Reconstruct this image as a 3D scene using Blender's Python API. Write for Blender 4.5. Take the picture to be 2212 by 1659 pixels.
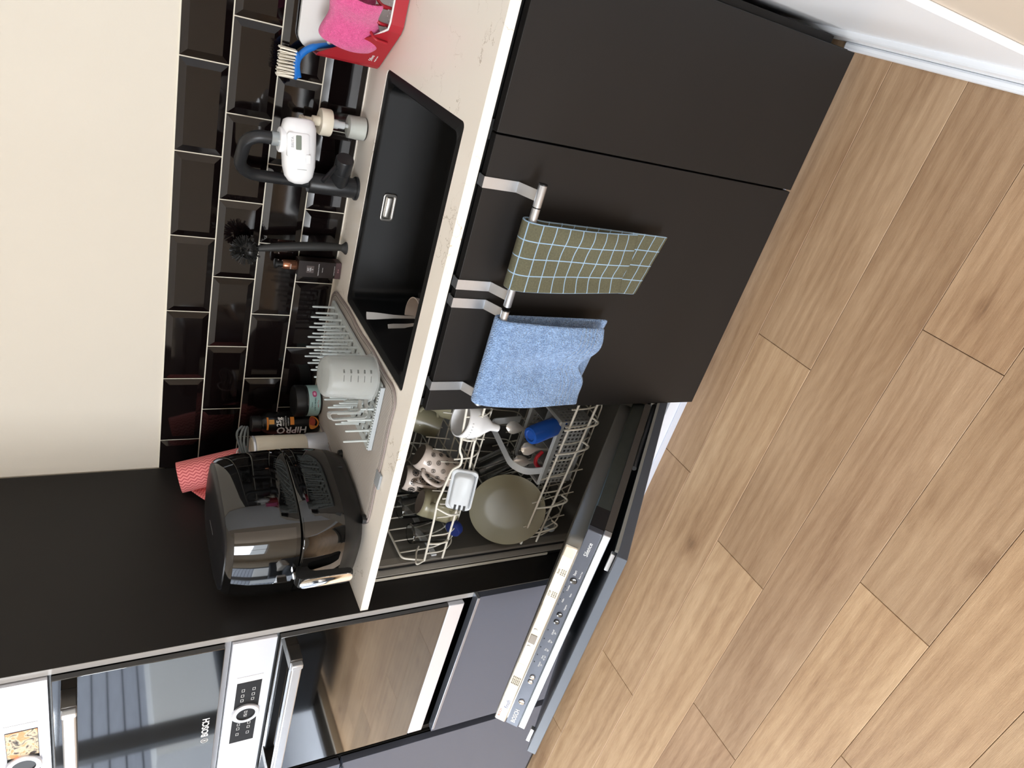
import bpy, bmesh, math, random
from mathutils import Vector, Matrix
for o in list(bpy.data.objects): bpy.data.objects.remove(o)
random.seed(4)
scene=bpy.context.scene
COL=scene.collection
PI=math.pi
# ---------------------------------------------------------------- camera
def setup_camera():
    cam=bpy.data.cameras.new('camera'); co=bpy.data.objects.new('camera',cam); COL.objects.link(co)
    yaw,pitch,roll=-0.5749,0.5406,0.0117
    cy,sy,cp,sp=math.cos(yaw),math.sin(yaw),math.cos(pitch),math.sin(pitch)
    F=Vector((sy*cp,cy*cp,-sp)); R=Vector((cy,-sy,0)); D=F.cross(R)
    r=roll; R2=R*math.cos(r)+D*math.sin(r); D2=-R*math.sin(r)+D*math.cos(r)
    M=Matrix((( D2.x,R2.x,-F.x,1.4134),(D2.y,R2.y,-F.y,-1.1419),(D2.z,R2.z,-F.z,1.4946),(0,0,0,1)))
    co.matrix_world=M
    cam.sensor_fit='HORIZONTAL'; cam.sensor_width=36; cam.lens=1534.8/2212*36; cam.clip_start=.02
    scene.camera=co
setup_camera()
# ---------------------------------------------------------------- world, lights, exposure
w=bpy.data.worlds.new('sky'); scene.world=w; w.use_nodes=True
nt=w.node_tree; bg=nt.nodes['Background']
bg.inputs[0].default_value=(.86,.93,1.0,1); bg.inputs[1].default_value=4.5
vs=scene.view_settings; vs.view_transform='Standard'; vs.look='None'; vs.gamma=1; vs.use_curve_mapping=False; vs.exposure=-0.08
RX0,RX1,RY0,RY1,RZ=-3.3,1.54,-4.2,.63,2.7      # the room
def area_light(name,loc,aim,sx,sy,power,col):
    l=bpy.data.lights.new(name,'AREA'); l.shape='RECTANGLE'; l.size=sx; l.size_y=sy; l.energy=power; l.color=col
    o=bpy.data.objects.new(name,l); COL.objects.link(o); o.location=loc
    d=Vector(aim)-Vector(loc); o.rotation_euler=d.to_track_quat('-Z','Y').to_euler(); return o
area_light('daylight_patio',(RX0-.5,-1.65,2.35),(RX0+1.9,-1.35,.75),2.4,1.5,430,(.88,.94,1))
area_light('front_fill',(-.3,RY0-.45,2.4),(.3,0,.95),2.4,1.7,290,(.93,.96,1))  # fill added on the camera side to brighten wall and worktop
# ---------------------------------------------------------------- helpers
def lin(c):
    if isinstance(c,str): c=[int(c[i:i+2],16)/255 for i in (0,2,4)]
    return [x/12.92 if x<=.04045 else ((x+.055)/1.055)**2.4 for x in c]
class N:
    def __init__(s,name):
        s.m=bpy.data.materials.new(name); s.m.use_nodes=True; s.t=s.m.node_tree; s.b=s.t.nodes['Principled BSDF']
    def n(s,typ,**kw):
        x=s.t.nodes.new(typ)
        for k,v in kw.items():
            if k.startswith('i_'):
                key=k[2:]; key=int(key) if key.isdigit() else key.replace('_',' ')
                x.inputs[key].default_value=v
            else: setattr(x,k,v)
        return x
    def l(s,a,b): s.t.links.new(a,b)
    def set(s,**kw):
        for k,v in kw.items():
            k=k.replace('_',' ')
            s.b.inputs[k].default_value=v
def mat(name,col,rough=.5,metal=0,spec=.5,coat=0,var=0,vscale=8,bump=0,bscale=60,trans=0,ior=1.45,aniso=None,sheen=0,alpha=1,emit=None,estr=0,rvar=0,sss=0):
    k=N(name); c=lin(col)
    k.set(Base_Color=(*c,1),Roughness=rough,Metallic=metal,IOR=ior)
    k.b.inputs['Specular IOR Level'].default_value=spec
    k.b.inputs['Coat Weight'].default_value=coat; k.b.inputs['Coat Roughness'].default_value=.05
    k.b.inputs['Transmission Weight'].default_value=trans
    k.b.inputs['Sheen Weight'].default_value=sheen
    k.b.inputs['Alpha'].default_value=alpha
    if sss: k.b.inputs['Subsurface Weight'].default_value=sss; k.b.inputs['Subsurface Radius'].default_value=(.01,.01,.01)
    if emit: k.b.inputs['Emission Color'].default_value=(*lin(emit),1); k.b.inputs['Emission Strength'].default_value=estr
    tc=k.n('ShaderNodeTexCoord'); src=tc.outputs['Object']
    if aniso:
        mp=k.n('ShaderNodeMapping'); mp.inputs['Scale'].default_value=aniso; k.l(src,mp.inputs[0]); src=mp.outputs[0]
    if var or rvar:
        nz=k.n('ShaderNodeTexNoise',i_Scale=vscale,i_Detail=5.0); k.l(src,nz.inputs['Vector'])
        if var:
            mx=k.n('ShaderNodeMix',data_type='RGBA'); k.l(nz.outputs[0],mx.inputs[0])
            mx.inputs[6].default_value=(*[x*(1-var) for x in c],1); mx.inputs[7].default_value=(*[min(1,x*(1+var)) for x in c],1)
            k.l(mx.outputs[2],k.b.inputs['Base Color'])
        if rvar:
            mr=k.n('ShaderNodeMapRange'); mr.inputs[3].default_value=max(0,rough-rvar); mr.inputs[4].default_value=rough+rvar
            k.l(nz.outputs[0],mr.inputs[0]); k.l(mr.outputs[0],k.b.inputs['Roughness'])
    if bump:
        nb=k.n('ShaderNodeTexNoise',i_Scale=bscale,i_Detail=3.0); k.l(src,nb.inputs['Vector'])
        bp=k.n('ShaderNodeBump',i_Strength=bump,i_Distance=.002); k.l(nb.outputs[0],bp.inputs['Height']); k.l(bp.outputs[0],k.b.inputs['Normal'])
    return k.m
ORG={}
def thing(name,label,cat,loc=(0,0,0),group=None):
    o=bpy.data.objects.new(name,None); o.empty_display_size=.05; COL.objects.link(o); o.location=loc
    o['label']=label; o['category']=cat
    if group: o['group']=group
    ORG[o]=Vector(loc); return o
def tag(o,label,cat,group=None):
    o['label']=label; o['category']=cat
    if group: o['group']=group
    return o
def struct(o): o['kind']='structure'; return o
def finish(name,bm,m,parent=None,smooth=None,label=None):
    me=bpy.data.meshes.new(name)
    if parent is not None: org=ORG[parent]
    else:
        xs=[v.co for v in bm.verts]
        lo=Vector([min(c[i] for c in xs) for i in range(3)]); hi=Vector([max(c[i] for c in xs) for i in range(3)])
        org=Vector(((lo.x+hi.x)/2,(lo.y+hi.y)/2,lo.z))
    bmesh.ops.translate(bm,verts=bm.verts,vec=-org)
    bmesh.ops.recalc_face_normals(bm,faces=bm.faces)
    bm.to_mesh(me); bm.free()
    if m is not None:
        for q in (m if isinstance(m,(list,tuple)) else [m]): me.materials.append(q)
    o=bpy.data.objects.new(name,me); COL.objects.link(o)
    if parent is not None: o.parent=parent
    else: o.location=org
    ORG[o]=org
    if smooth is not None:
        for p in me.polygons: p.use_smooth=True
        if smooth<179:
            try: me.set_sharp_from_angle(angle=math.radians(smooth))
            except Exception: pass
    if label: o['label']=label
    return o
def raw(verts,faces):
    bm=bmesh.new(); vs_=[bm.verts.new(v) for v in verts]
    for f in faces:
        try: bm.faces.new([vs_[i] for i in f])
        except ValueError: pass
    return bm
def bxs(bm,lo,hi,M=None):
    x0,y0,z0=lo;x1,y1,z1=hi
    P=[(x0,y0,z0),(x1,y0,z0),(x1,y1,z0),(x0,y1,z0),(x0,y0,z1),(x1,y0,z1),(x1,y1,z1),(x0,y1,z1)]
    if M is not None: P=[M@Vector(p) for p in P]
    v=[bm.verts.new(p) for p in P]
    for f in ((0,3,2,1),(4,5,6,7),(0,1,5,4),(1,2,6,5),(2,3,7,6),(3,0,4,7)): bm.faces.new([v[i] for i in f])
    return v
def bevel_box(bm,bev,seg):
    bmesh.ops.bevel(bm,geom=list(bm.edges),offset=bev,segments=seg,affect='EDGES',profile=.5); bm.normal_update()
    for f in bm.faces: f.smooth=max(abs(c) for c in f.normal)<.999
def box(name,lo,hi,m,parent=None,bev=0,seg=2,M=None,smooth=None,label=None):
    bm=bmesh.new(); bxs(bm,lo,hi)
    if bev: bevel_box(bm,bev,seg)
    if M is not None: bmesh.ops.transform(bm,matrix=M,verts=bm.verts)
    return finish(name,bm,m,parent,smooth,label)
def boxes(name,L,m,parent=None,M=None,bev=0,label=None):
    bm=bmesh.new()
    for lo,hi in L: bxs(bm,lo,hi,M)
    if bev: bevel_box(bm,bev,2)
    return finish(name,bm,m,parent,None,label)
def lathe_bm(prof,segs=32,M=None,bm=None,cap=True):
    bm=bm or bmesh.new(); rings=[]
    for r,z in prof:
        if r<1e-6: rings.append([bm.verts.new((0,0,z))])
        else: rings.append([bm.verts.new((r*math.cos(2*PI*i/segs),r*math.sin(2*PI*i/segs),z)) for i in range(segs)])
    for a,b in zip(rings,rings[1:]):
        if len(a)==1 and len(b)==1: continue
        for i in range(segs):
            j=(i+1)%segs
            if len(a)==1: bm.faces.new((a[0],b[j],b[i]))
            elif len(b)==1: bm.faces.new((a[i],a[j],b[0]))
            else: bm.faces.new((a[i],a[j],b[j],b[i]))
    if cap:
        if len(rings[0])>1: bm.faces.new(rings[0][::-1])
        if len(rings[-1])>1: bm.faces.new(rings[-1])
    if M is not None: bmesh.ops.transform(bm,matrix=M,verts=[v for r in rings for v in r])
    return bm
def lathe(name,prof,m,parent=None,loc=(0,0,0),segs=32,M=None,cap=True,smooth=40,label=None):
    MM=Matrix.Translation(loc)@(M or Matrix.Identity(4))
    return finish(name,lathe_bm(prof,segs,MM,cap=cap),m,parent,smooth,label)
def spline(P,n=8,closed=False):
    P=[Vector(p) for p in P]; out=[]; k=len(P)
    for i in range(k if closed else k-1):
        if closed: a,b,c,d=P[(i-1)%k],P[i],P[(i+1)%k],P[(i+2)%k]
        else: a=P[i-1] if i else P[0]*2-P[1]; b=P[i]; c=P[i+1]; d=P[i+2] if i+2<k else P[-1]*2-P[-2]
        for j in range(n):
            t=j/n; out.append(.5*((2*b)+(c-a)*t+(2*a-5*b+4*c-d)*t*t+(3*b-a-3*c+d)*t**3))
    if not closed: out.append(P[-1])
    return out
def tube_bm(P,r,segs=10,closed=False,bm=None,cap=True):
    bm=bm or bmesh.new(); P=[Vector(p) for p in P]; n=len(P)
    R=r if isinstance(r,(list,tuple)) else [r]*n
    T=[]
    for i in range(n):
        a=P[(i-1)%n] if (closed or i) else P[0]; b=P[(i+1)%n] if (closed or i<n-1) else P[-1]
        t=(b-a); T.append(t.normalized() if t.length>1e-9 else Vector((0,0,1)))
    up=Vector((0,0,1)) if abs(T[0].z)<.9 else Vector((1,0,0))
    u=T[0].cross(up).normalized(); rings=[]
    for i in range(n):
        u=(u-T[i]*u.dot(T[i]));
        if u.length<1e-6: u=T[i].orthogonal()
        u.normalize(); v=T[i].cross(u)
        rings.append([bm.verts.new(P[i]+(u*math.cos(2*PI*k/segs)+v*math.sin(2*PI*k/segs))*R[i]) for k in range(segs)])
    for i in range(n if closed else n-1):
        a=rings[i]; b=rings[(i+1)%n]
        for k in range(segs):
            j=(k+1)%segs; bm.faces.new((a[k],a[j],b[j],b[k]))
    if cap and not closed: bm.faces.new(rings[0][::-1]); bm.faces.new(rings[-1])
    return bm
def tube(name,P,r,m,parent=None,segs=10,closed=False,label=None):
    return finish(name,tube_bm(P,r,segs,closed),m,parent,50,label)
def tubes(name,L,r,m,parent=None,segs=6,label=None):
    bm=bmesh.new()
    for P in L: tube_bm(P,r,segs,bm=bm)
    return finish(name,bm,m,parent,60,label)
def loft_bm(rings,bm=None,cap=True,closed_u=True):
    bm=bm or bmesh.new(); V=[[bm.verts.new(p) for p in r] for r in rings]; n=len(V[0])
    for a,b in zip(V,V[1:]):
        for k in range(n if closed_u else n-1):
            j=(k+1)%n; bm.faces.new((a[k],a[j],b[j],b[k]))
    if cap and closed_u: bm.faces.new(V[0][::-1]); bm.faces.new(V[-1])
    return bm
def loft(name,rings,m,parent=None,cap=True,smooth=40,closed_u=True,label=None):
    return finish(name,loft_bm(rings,cap=cap,closed_u=closed_u),m,parent,smooth,label)
def rrect(x0,x1,y0,y1,r,n=5):
    out=[]
    for cx,cy,a0 in ((x1-r,y1-r,0),(x0+r,y1-r,90),(x0+r,y0+r,180),(x1-r,y0+r,270)):
        for i in range(n+1):
            a=math.radians(a0+90*i/n); out.append((cx+r*math.cos(a),cy+r*math.sin(a)))
    return out
def plate_holes(name,outer,holes,z0,z1,m,parent=None,M=None,label=None):
    """flat slab with holes: outlines in XY, extruded z0..z1"""
    bm=bmesh.new(); es=[]
    for L in [outer]+holes:
        v=[bm.verts.new((x,y,z1)) for x,y in L]
        es+=[bm.edges.new((v[i],v[(i+1)%len(v)])) for i in range(len(v))]
    bmesh.ops.triangle_fill(bm,use_beauty=True,edges=es)
    r=bmesh.ops.extrude_face_region(bm,geom=list(bm.faces))
    bmesh.ops.translate(bm,verts=[e for e in r['geom'] if isinstance(e,bmesh.types.BMVert)],vec=(0,0,z0-z1))
    if M is not None: bmesh.ops.transform(bm,matrix=M,verts=bm.verts)
    return finish(name,bm,m,parent,None,label)
def frame(o,x,y):
    """matrix with local x,y along the given directions"""
    x=Vector(x).normalized(); y=Vector(y); y=(y-x*y.dot(x)).normalized(); z=x.cross(y)
    return Matrix(((x.x,y.x,z.x,o[0]),(x.y,y.y,z.y,o[1]),(x.z,y.z,z.z,o[2]),(0,0,0,1)))
def text(name,s,size,o,x,y,m,parent,align='CENTER',ext=.0002,sx=1,bold=0,label=None):
    cu=bpy.data.curves.new(name,'FONT'); cu.body=s; cu.size=size; cu.align_x=align; cu.align_y='CENTER'; cu.extrude=ext; cu.offset=bold; cu.resolution_u=2
    t=bpy.data.objects.new('tmp',cu); COL.objects.link(t); bpy.context.view_layer.update()
    me=bpy.data.meshes.new_from_object(t.evaluated_get(bpy.context.evaluated_depsgraph_get()))
    bpy.data.objects.remove(t); bm=bmesh.new(); bm.from_mesh(me); bpy.data.meshes.remove(me)
    bmesh.ops.transform(bm,matrix=frame(o,x,y)@Matrix.Diagonal((sx,1,1,1)),verts=bm.verts)
    return finish(name,bm,m,parent,None,label)
def copy_obj(o,loc,parent=None):
    c=o.copy(); COL.objects.link(c); c.location=loc; c.parent=parent; return c
X,Y,Z=(1,0,0),(0,1,0),(0,0,1)
# ---------------------------------------------------------------- materials
M_={}
def wood_material():
    k=N('oak_laminate'); tc=k.n('ShaderNodeTexCoord'); oi=k.n('ShaderNodeObjectInfo')
    cmb=k.n('ShaderNodeCombineXYZ'); mu=k.n('ShaderNodeMath',operation='MULTIPLY'); mu.inputs[1].default_value=37.0
    k.l(oi.outputs['Random'],mu.inputs[0]); k.l(mu.outputs[0],cmb.inputs[0]); k.l(mu.outputs[0],cmb.inputs[1])
    ad=k.n('ShaderNodeVectorMath',operation='ADD'); k.l(tc.outputs['Object'],ad.inputs[0]); k.l(cmb.outputs[0],ad.inputs[1])
    def noise(sc,detail,sx,sy,dist=0,rough=.6):
        mp=k.n('ShaderNodeMapping'); mp.inputs['Scale'].default_value=(sx,sy,1); k.l(ad.outputs[0],mp.inputs[0])
        nz=k.n('ShaderNodeTexNoise',i_Scale=sc,i_Detail=detail,i_Roughness=rough,i_Distortion=dist); k.l(mp.outputs[0],nz.inputs['Vector']); return nz.outputs[0]
    fine=noise(9,6,1.3,22,.3,.7); broad=noise(2.2,3,1,6,.6); blotch=noise(1.6,2,1,2.5,.3)
    # cathedral grain rings
    mp=k.n('ShaderNodeMapping'); mp.inputs['Scale'].default_value=(.55,6.5,1); k.l(ad.outputs[0],mp.inputs[0])
    wv=k.n('ShaderNodeTexWave',wave_type='BANDS',bands_direction='Y',i_Scale=1.4,i_Distortion=9.0,i_Detail=2.0,i_Detail_Scale=.8); k.l(mp.outputs[0],wv.inputs['Vector'])
    # knots
    mpk=k.n('ShaderNodeMapping'); mpk.inputs['Scale'].default_value=(1.9,4.2,1); k.l(ad.outputs[0],mpk.inputs[0])
    nzk=k.n('ShaderNodeTexNoise',i_Scale=9.0,i_Detail=2.0); k.l(ad.outputs[0],nzk.inputs['Vector'])
    mk=k.n('ShaderNodeMix',data_type='VECTOR'); mk.inputs[0].default_value=.06; k.l(mpk.outputs[0],mk.inputs[4]); k.l(nzk.outputs[1],mk.inputs[5])
    vo=k.n('ShaderNodeTexVoronoi',i_Scale=1.35); k.l(mk.outputs[1],vo.inputs['Vector'])
    kr=k.n('ShaderNodeMapRange',i_From_Min=.03,i_From_Max=.2,i_To_Min=1.0,i_To_Max=0.0); k.l(vo.outputs['Distance'],kr.inputs[0])
    kp=k.n('ShaderNodeMath',operation='POWER'); kp.inputs[1].default_value=2.2; k.l(kr.outputs[0],kp.inputs[0])
    def madd(a,f,b):
        n=k.n('ShaderNodeMath',operation='MULTIPLY_ADD'); k.l(a,n.inputs[0]); n.inputs[1].default_value=f
        if isinstance(b,(int,float)): n.inputs[2].default_value=b
        else: k.l(b,n.inputs[2])
        return n.outputs[0]
    fine2=noise(34,4,1,30,.2,.7); h=madd(fine2,.6,-.545); h=madd(fine,.55,h); h=madd(broad,.55,h); h=madd(blotch,.6,h); h=madd(wv.outputs[0],.15,h); h=madd(kp.outputs[0],-.5,h)
    # grain lines that flow around the knots
    sep=k.n('ShaderNodeSeparateXYZ'); k.l(ad.outputs[0],sep.inputs[0])
    lowf=noise(1.5,2,1,3.5,.2,.5)
    g=madd(sep.outputs[1],240.0,0.0); g=madd(lowf,80.0,g); g=madd(kr.outputs[0],9.0,g); g=madd(fine,3.0,g)
    sn=k.n('ShaderNodeMath',operation='SINE'); k.l(g,sn.inputs[0])
    band=k.n('ShaderNodeMath',operation='MULTIPLY'); k.l(sn.outputs[0],band.inputs[0]); k.l(blotch,band.inputs[1])
    h=madd(band.outputs[0],.07,h)
    cr=k.n('ShaderNodeValToRGB'); e=cr.color_ramp.elements
    e[0].position=.12; e[0].color=(*lin('664f3b'),1); e[1].position=1.05 if False else 1.0; e[1].color=(*lin('c2a585'),1)
    for p,c in ((.38,'947558'),(.62,'a98b6c')):
        q=cr.color_ramp.elements.new(p); q.color=(*lin(c),1)
    k.l(h,cr.inputs[0])
    mx=k.n('ShaderNodeMix',data_type='RGBA',blend_type='MULTIPLY'); mx.inputs[0].default_value=1; k.l(cr.outputs[0],mx.inputs[6]); k.l(oi.outputs['Color'],mx.inputs[7])
    k.l(mx.outputs[2],k.b.inputs['Base Color']); k.set(Roughness=.48)
    bp=k.n('ShaderNodeBump',i_Strength=.35,i_Distance=.0012); k.l(fine2,bp.inputs['Height']); k.l(bp.outputs[0],k.b.inputs['Normal'])
    return k.m
def quartz_material():
    k=N('cream_quartz'); tc=k.n('ShaderNodeTexCoord')
    n1=k.n('ShaderNodeTexNoise',i_Scale=7.0,i_Detail=6.0,i_Roughness=.6); k.l(tc.outputs['Object'],n1.inputs['Vector'])
    dm=k.n('ShaderNodeMix',data_type='VECTOR'); dm.inputs[0].default_value=.25; k.l(tc.outputs['Object'],dm.inputs[4]); k.l(n1.outputs[1],dm.inputs[5])
    vo=k.n('ShaderNodeTexVoronoi',feature='DISTANCE_TO_EDGE',i_Scale=9.0); k.l(dm.outputs[1],vo.inputs['Vector'])
    r1=k.n('ShaderNodeMapRange',i_From_Min=.0,i_From_Max=.012,i_To_Min=1.0,i_To_Max=.0); k.l(vo.outputs[0],r1.inputs[0])
    n2=k.n('ShaderNodeTexNoise',i_Scale=9.0,i_Detail=3.0); k.l(tc.outputs['Object'],n2.inputs['Vector'])
    r2=k.n('ShaderNodeMapRange',i_From_Min=.50,i_From_Max=.60); k.l(n2.outputs[0],r2.inputs[0])
    mu=k.n('ShaderNodeMath',operation='MULTIPLY'); k.l(r1.outputs[0],mu.inputs[0]); k.l(r2.outputs[0],mu.inputs[1])
    mx=k.n('ShaderNodeMix',data_type='RGBA'); k.l(mu.outputs[0],mx.inputs[0]); mx.inputs[6].default_value=(*lin('f0e8dc'),1); mx.inputs[7].default_value=(*lin('b0a28c'),1)
    k.l(mx.outputs[2],k.b.inputs['Base Color']); k.set(Roughness=.28); return k.m
def tile_material():
    k=N('black_glazed_tile'); tc=k.n('ShaderNodeTexCoord'); g=k.n('ShaderNodeNewGeometry')
    n=k.n('ShaderNodeTexNoise',i_Scale=14.0,i_Detail=1.0); k.l(g.outputs['Position'],n.inputs['Vector'])
    bp=k.n('ShaderNodeBump',i_Strength=.10,i_Distance=.004); k.l(n.outputs[0],bp.inputs['Height']); k.l(bp.outputs[0],k.b.inputs['Normal'])
    k.set(Base_Color=(*lin('0d0808'),1),Roughness=.07); return k.m
def weave_material(name,c1,c2,scale,bump=.6,rough=.9,stripes=None):
    k=N(name); tc=k.n('ShaderNodeTexCoord')
    v=k.n('ShaderNodeTexVoronoi',i_Scale=scale); k.l(tc.outputs['Object'],v.inputs['Vector'])
    nz=k.n('ShaderNodeTexNoise',i_Scale=scale*.25,i_Detail=4.0); k.l(tc.outputs['Object'],nz.inputs['Vector'])
    ad=k.n('ShaderNodeMath',operation='MULTIPLY_ADD'); k.l(v.outputs[0],ad.inputs[0]); ad.inputs[1].default_value=.8; k.l(nz.outputs[0],ad.inputs[2])
    mr=k.n('ShaderNodeMapRange',i_From_Min=.35,i_From_Max=1.2); k.l(ad.outputs[0],mr.inputs[0])
    mx=k.n('ShaderNodeMix',data_type='RGBA'); k.l(mr.outputs[0],mx.inputs[0]); mx.inputs[6].default_value=(*lin(c2),1); mx.inputs[7].default_value=(*lin(c1),1)
    k.l(mx.outputs[2],k.b.inputs['Base Color']); k.set(Roughness=rough); k.b.inputs['Sheen Weight'].default_value=.3
    bp=k.n('ShaderNodeBump',i_Strength=bump,i_Distance=.003); k.l(v.outputs[0],bp.inputs['Height']); k.l(bp.outputs[0],k.b.inputs['Normal'])
    k.col=mx; return k
def zigzag_material():
    """pink wipe with darker zigzag stripes, on UV (u round the roll, v up)"""
    k=N('pink_zigzag_cloth'); uv=k.n('ShaderNodeUVMap'); sp=k.n('ShaderNodeSeparateXYZ'); k.l(uv.outputs[0],sp.inputs[0])
    a=k.n('ShaderNodeMath',operation='PINGPONG'); a.inputs[1].default_value=.008; k.l(sp.outputs[1],a.inputs[0])
    b=k.n('ShaderNodeMath',operation='MULTIPLY_ADD'); k.l(a.outputs[0],b.inputs[0]); b.inputs[1].default_value=.75; k.l(sp.outputs[0],b.inputs[2])
    c=k.n('ShaderNodeMath',operation='PINGPONG'); c.inputs[1].default_value=.0045; k.l(b.outputs[0],c.inputs[0])
    r=k.n('ShaderNodeMapRange',i_From_Min=.0012,i_From_Max=.0022); k.l(c.outputs[0],r.inputs[0])
    mx=k.n('ShaderNodeMix',data_type='RGBA'); k.l(r.outputs[0],mx.inputs[0]); mx.inputs[6].default_value=(*lin('c4565c'),1); mx.inputs[7].default_value=(*lin('f0928f'),1)
    k.l(mx.outputs[2],k.b.inputs['Base Color']); k.set(Roughness=.9); return k.m
def check_material():
    """olive tea towel with thin pale blue window check, on UV in metres"""
    k=N('olive_check_cloth'); uv=k.n('ShaderNodeUVMap'); sp=k.n('ShaderNodeSeparateXYZ'); k.l(uv.outputs[0],sp.inputs[0])
    def lines(s,per):
        a=k.n('ShaderNodeMath',operation='PINGPONG'); a.inputs[1].default_value=per/2; k.l(s,a.inputs[0])
        r=k.n('ShaderNodeMapRange',i_From_Min=.0007,i_From_Max=.0013,i_To_Min=1.0,i_To_Max=.0); k.l(a.outputs[0],r.inputs[0]); return r.outputs[0]
    m=k.n('ShaderNodeMath',operation='MAXIMUM'); k.l(lines(sp.outputs[0],.0345),m.inputs[0]); k.l(lines(sp.outputs[1],.029),m.inputs[1])
    nz=k.n('ShaderNodeTexNoise',i_Scale=300.0,i_Detail=4.0); k.l(uv.outputs[0],nz.inputs['Vector'])
    b=k.n('ShaderNodeMix',data_type='RGBA'); k.l(nz.outputs[0],b.inputs[0]); b.inputs[6].default_value=(*lin('434234'),1); b.inputs[7].default_value=(*lin('68664f'),1)
    mx=k.n('ShaderNodeMix',data_type='RGBA'); k.l(m.outputs[0],mx.inputs[0]); k.l(b.outputs[2],mx.inputs[6]); mx.inputs[7].default_value=(*lin('8fabc4'),1)
    k.l(mx.outputs[2],k.b.inputs['Base Color']); k.set(Roughness=.95)
    bp=k.n('ShaderNodeBump',i_Strength=.3,i_Distance=.001); k.l(nz.outputs[0],bp.inputs['Height']); k.l(bp.outputs[0],k.b.inputs['Normal']); return k.m
wood=wood_material(); quartz=quartz_material(); tile_m=tile_material()
cream=mat('cream_wall_paint','d6cfc2',.85,var=.015,vscale=3,bump=.05,bscale=220)
beige=mat('beige_wall_paint','cdbfae',.85,var=.02)
white_paint=mat('white_gloss_paint','f1f4f8',.35,var=.01)
grout=mat('cream_grout','e3dccb',.9,var=.05,vscale=40)
black=mat('matt_black_laminate','201e1d',.46,spec=.3,var=.06,vscale=2,rvar=.05)
black_in=mat('black_shadow_gap_board','121212',.6)
edge_grey=mat('grey_edge_band','9c9a98',.4)
greyfront=mat('blue_grey_front','535967',.38,spec=.5,var=.02)  # one even blue-grey colour for the drawer and tall door fronts
steel=mat('brushed_steel','cfd3d8',.36,.9,aniso=(2,2,60),var=.03,vscale=6)
steel_b=mat('bright_satin_steel','dfe2ea',.34,.55)
chrome=mat('chrome','f2f2f2',.06,1)
dsteel=mat('tub_stainless','8a8883',.34,.65,var=.05,vscale=3)
dark_metal=mat('dark_galvanised','7f8a88',.38,1,var=.12,vscale=40)
glass_black=mat('oven_black_glass','050505',.03,spec=1.0,coat=1)
screen=mat('dark_display_glass','1b1b1d',.45,spec=.2)
plinth_m=mat('white_plinth_foil','d9dde6',.4)
sink_m=mat('black_granite_composite','08090a',.5,spec=.22,var=.25,vscale=400,bump=.05,bscale=500)
tap_m=mat('matt_black_tap_coating','232426',.36,spec=.45)
wh_pl=mat('white_plastic','f1f1f2',.25,spec=.5)
cr_pl=mat('cream_plastic','e6dcc8',.35)
gr_pl=mat('grey_plastic','a9aeb0',.45)
lgr_pl=mat('light_grey_plastic','c3c7ca',.38)
bk_pl=mat('black_plastic','151515',.4)
bk_gl=mat('black_gloss_plastic','080808',.04,spec=.6,coat=.6)
print_w=mat('white_print','e8e8e8',.6)
print_k=mat('dark_print','2b2b2b',.7)
wire=mat('white_coated_wire','dcd8cc',.35)
rubber=mat('grey_rubber','6d7476',.6)
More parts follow.
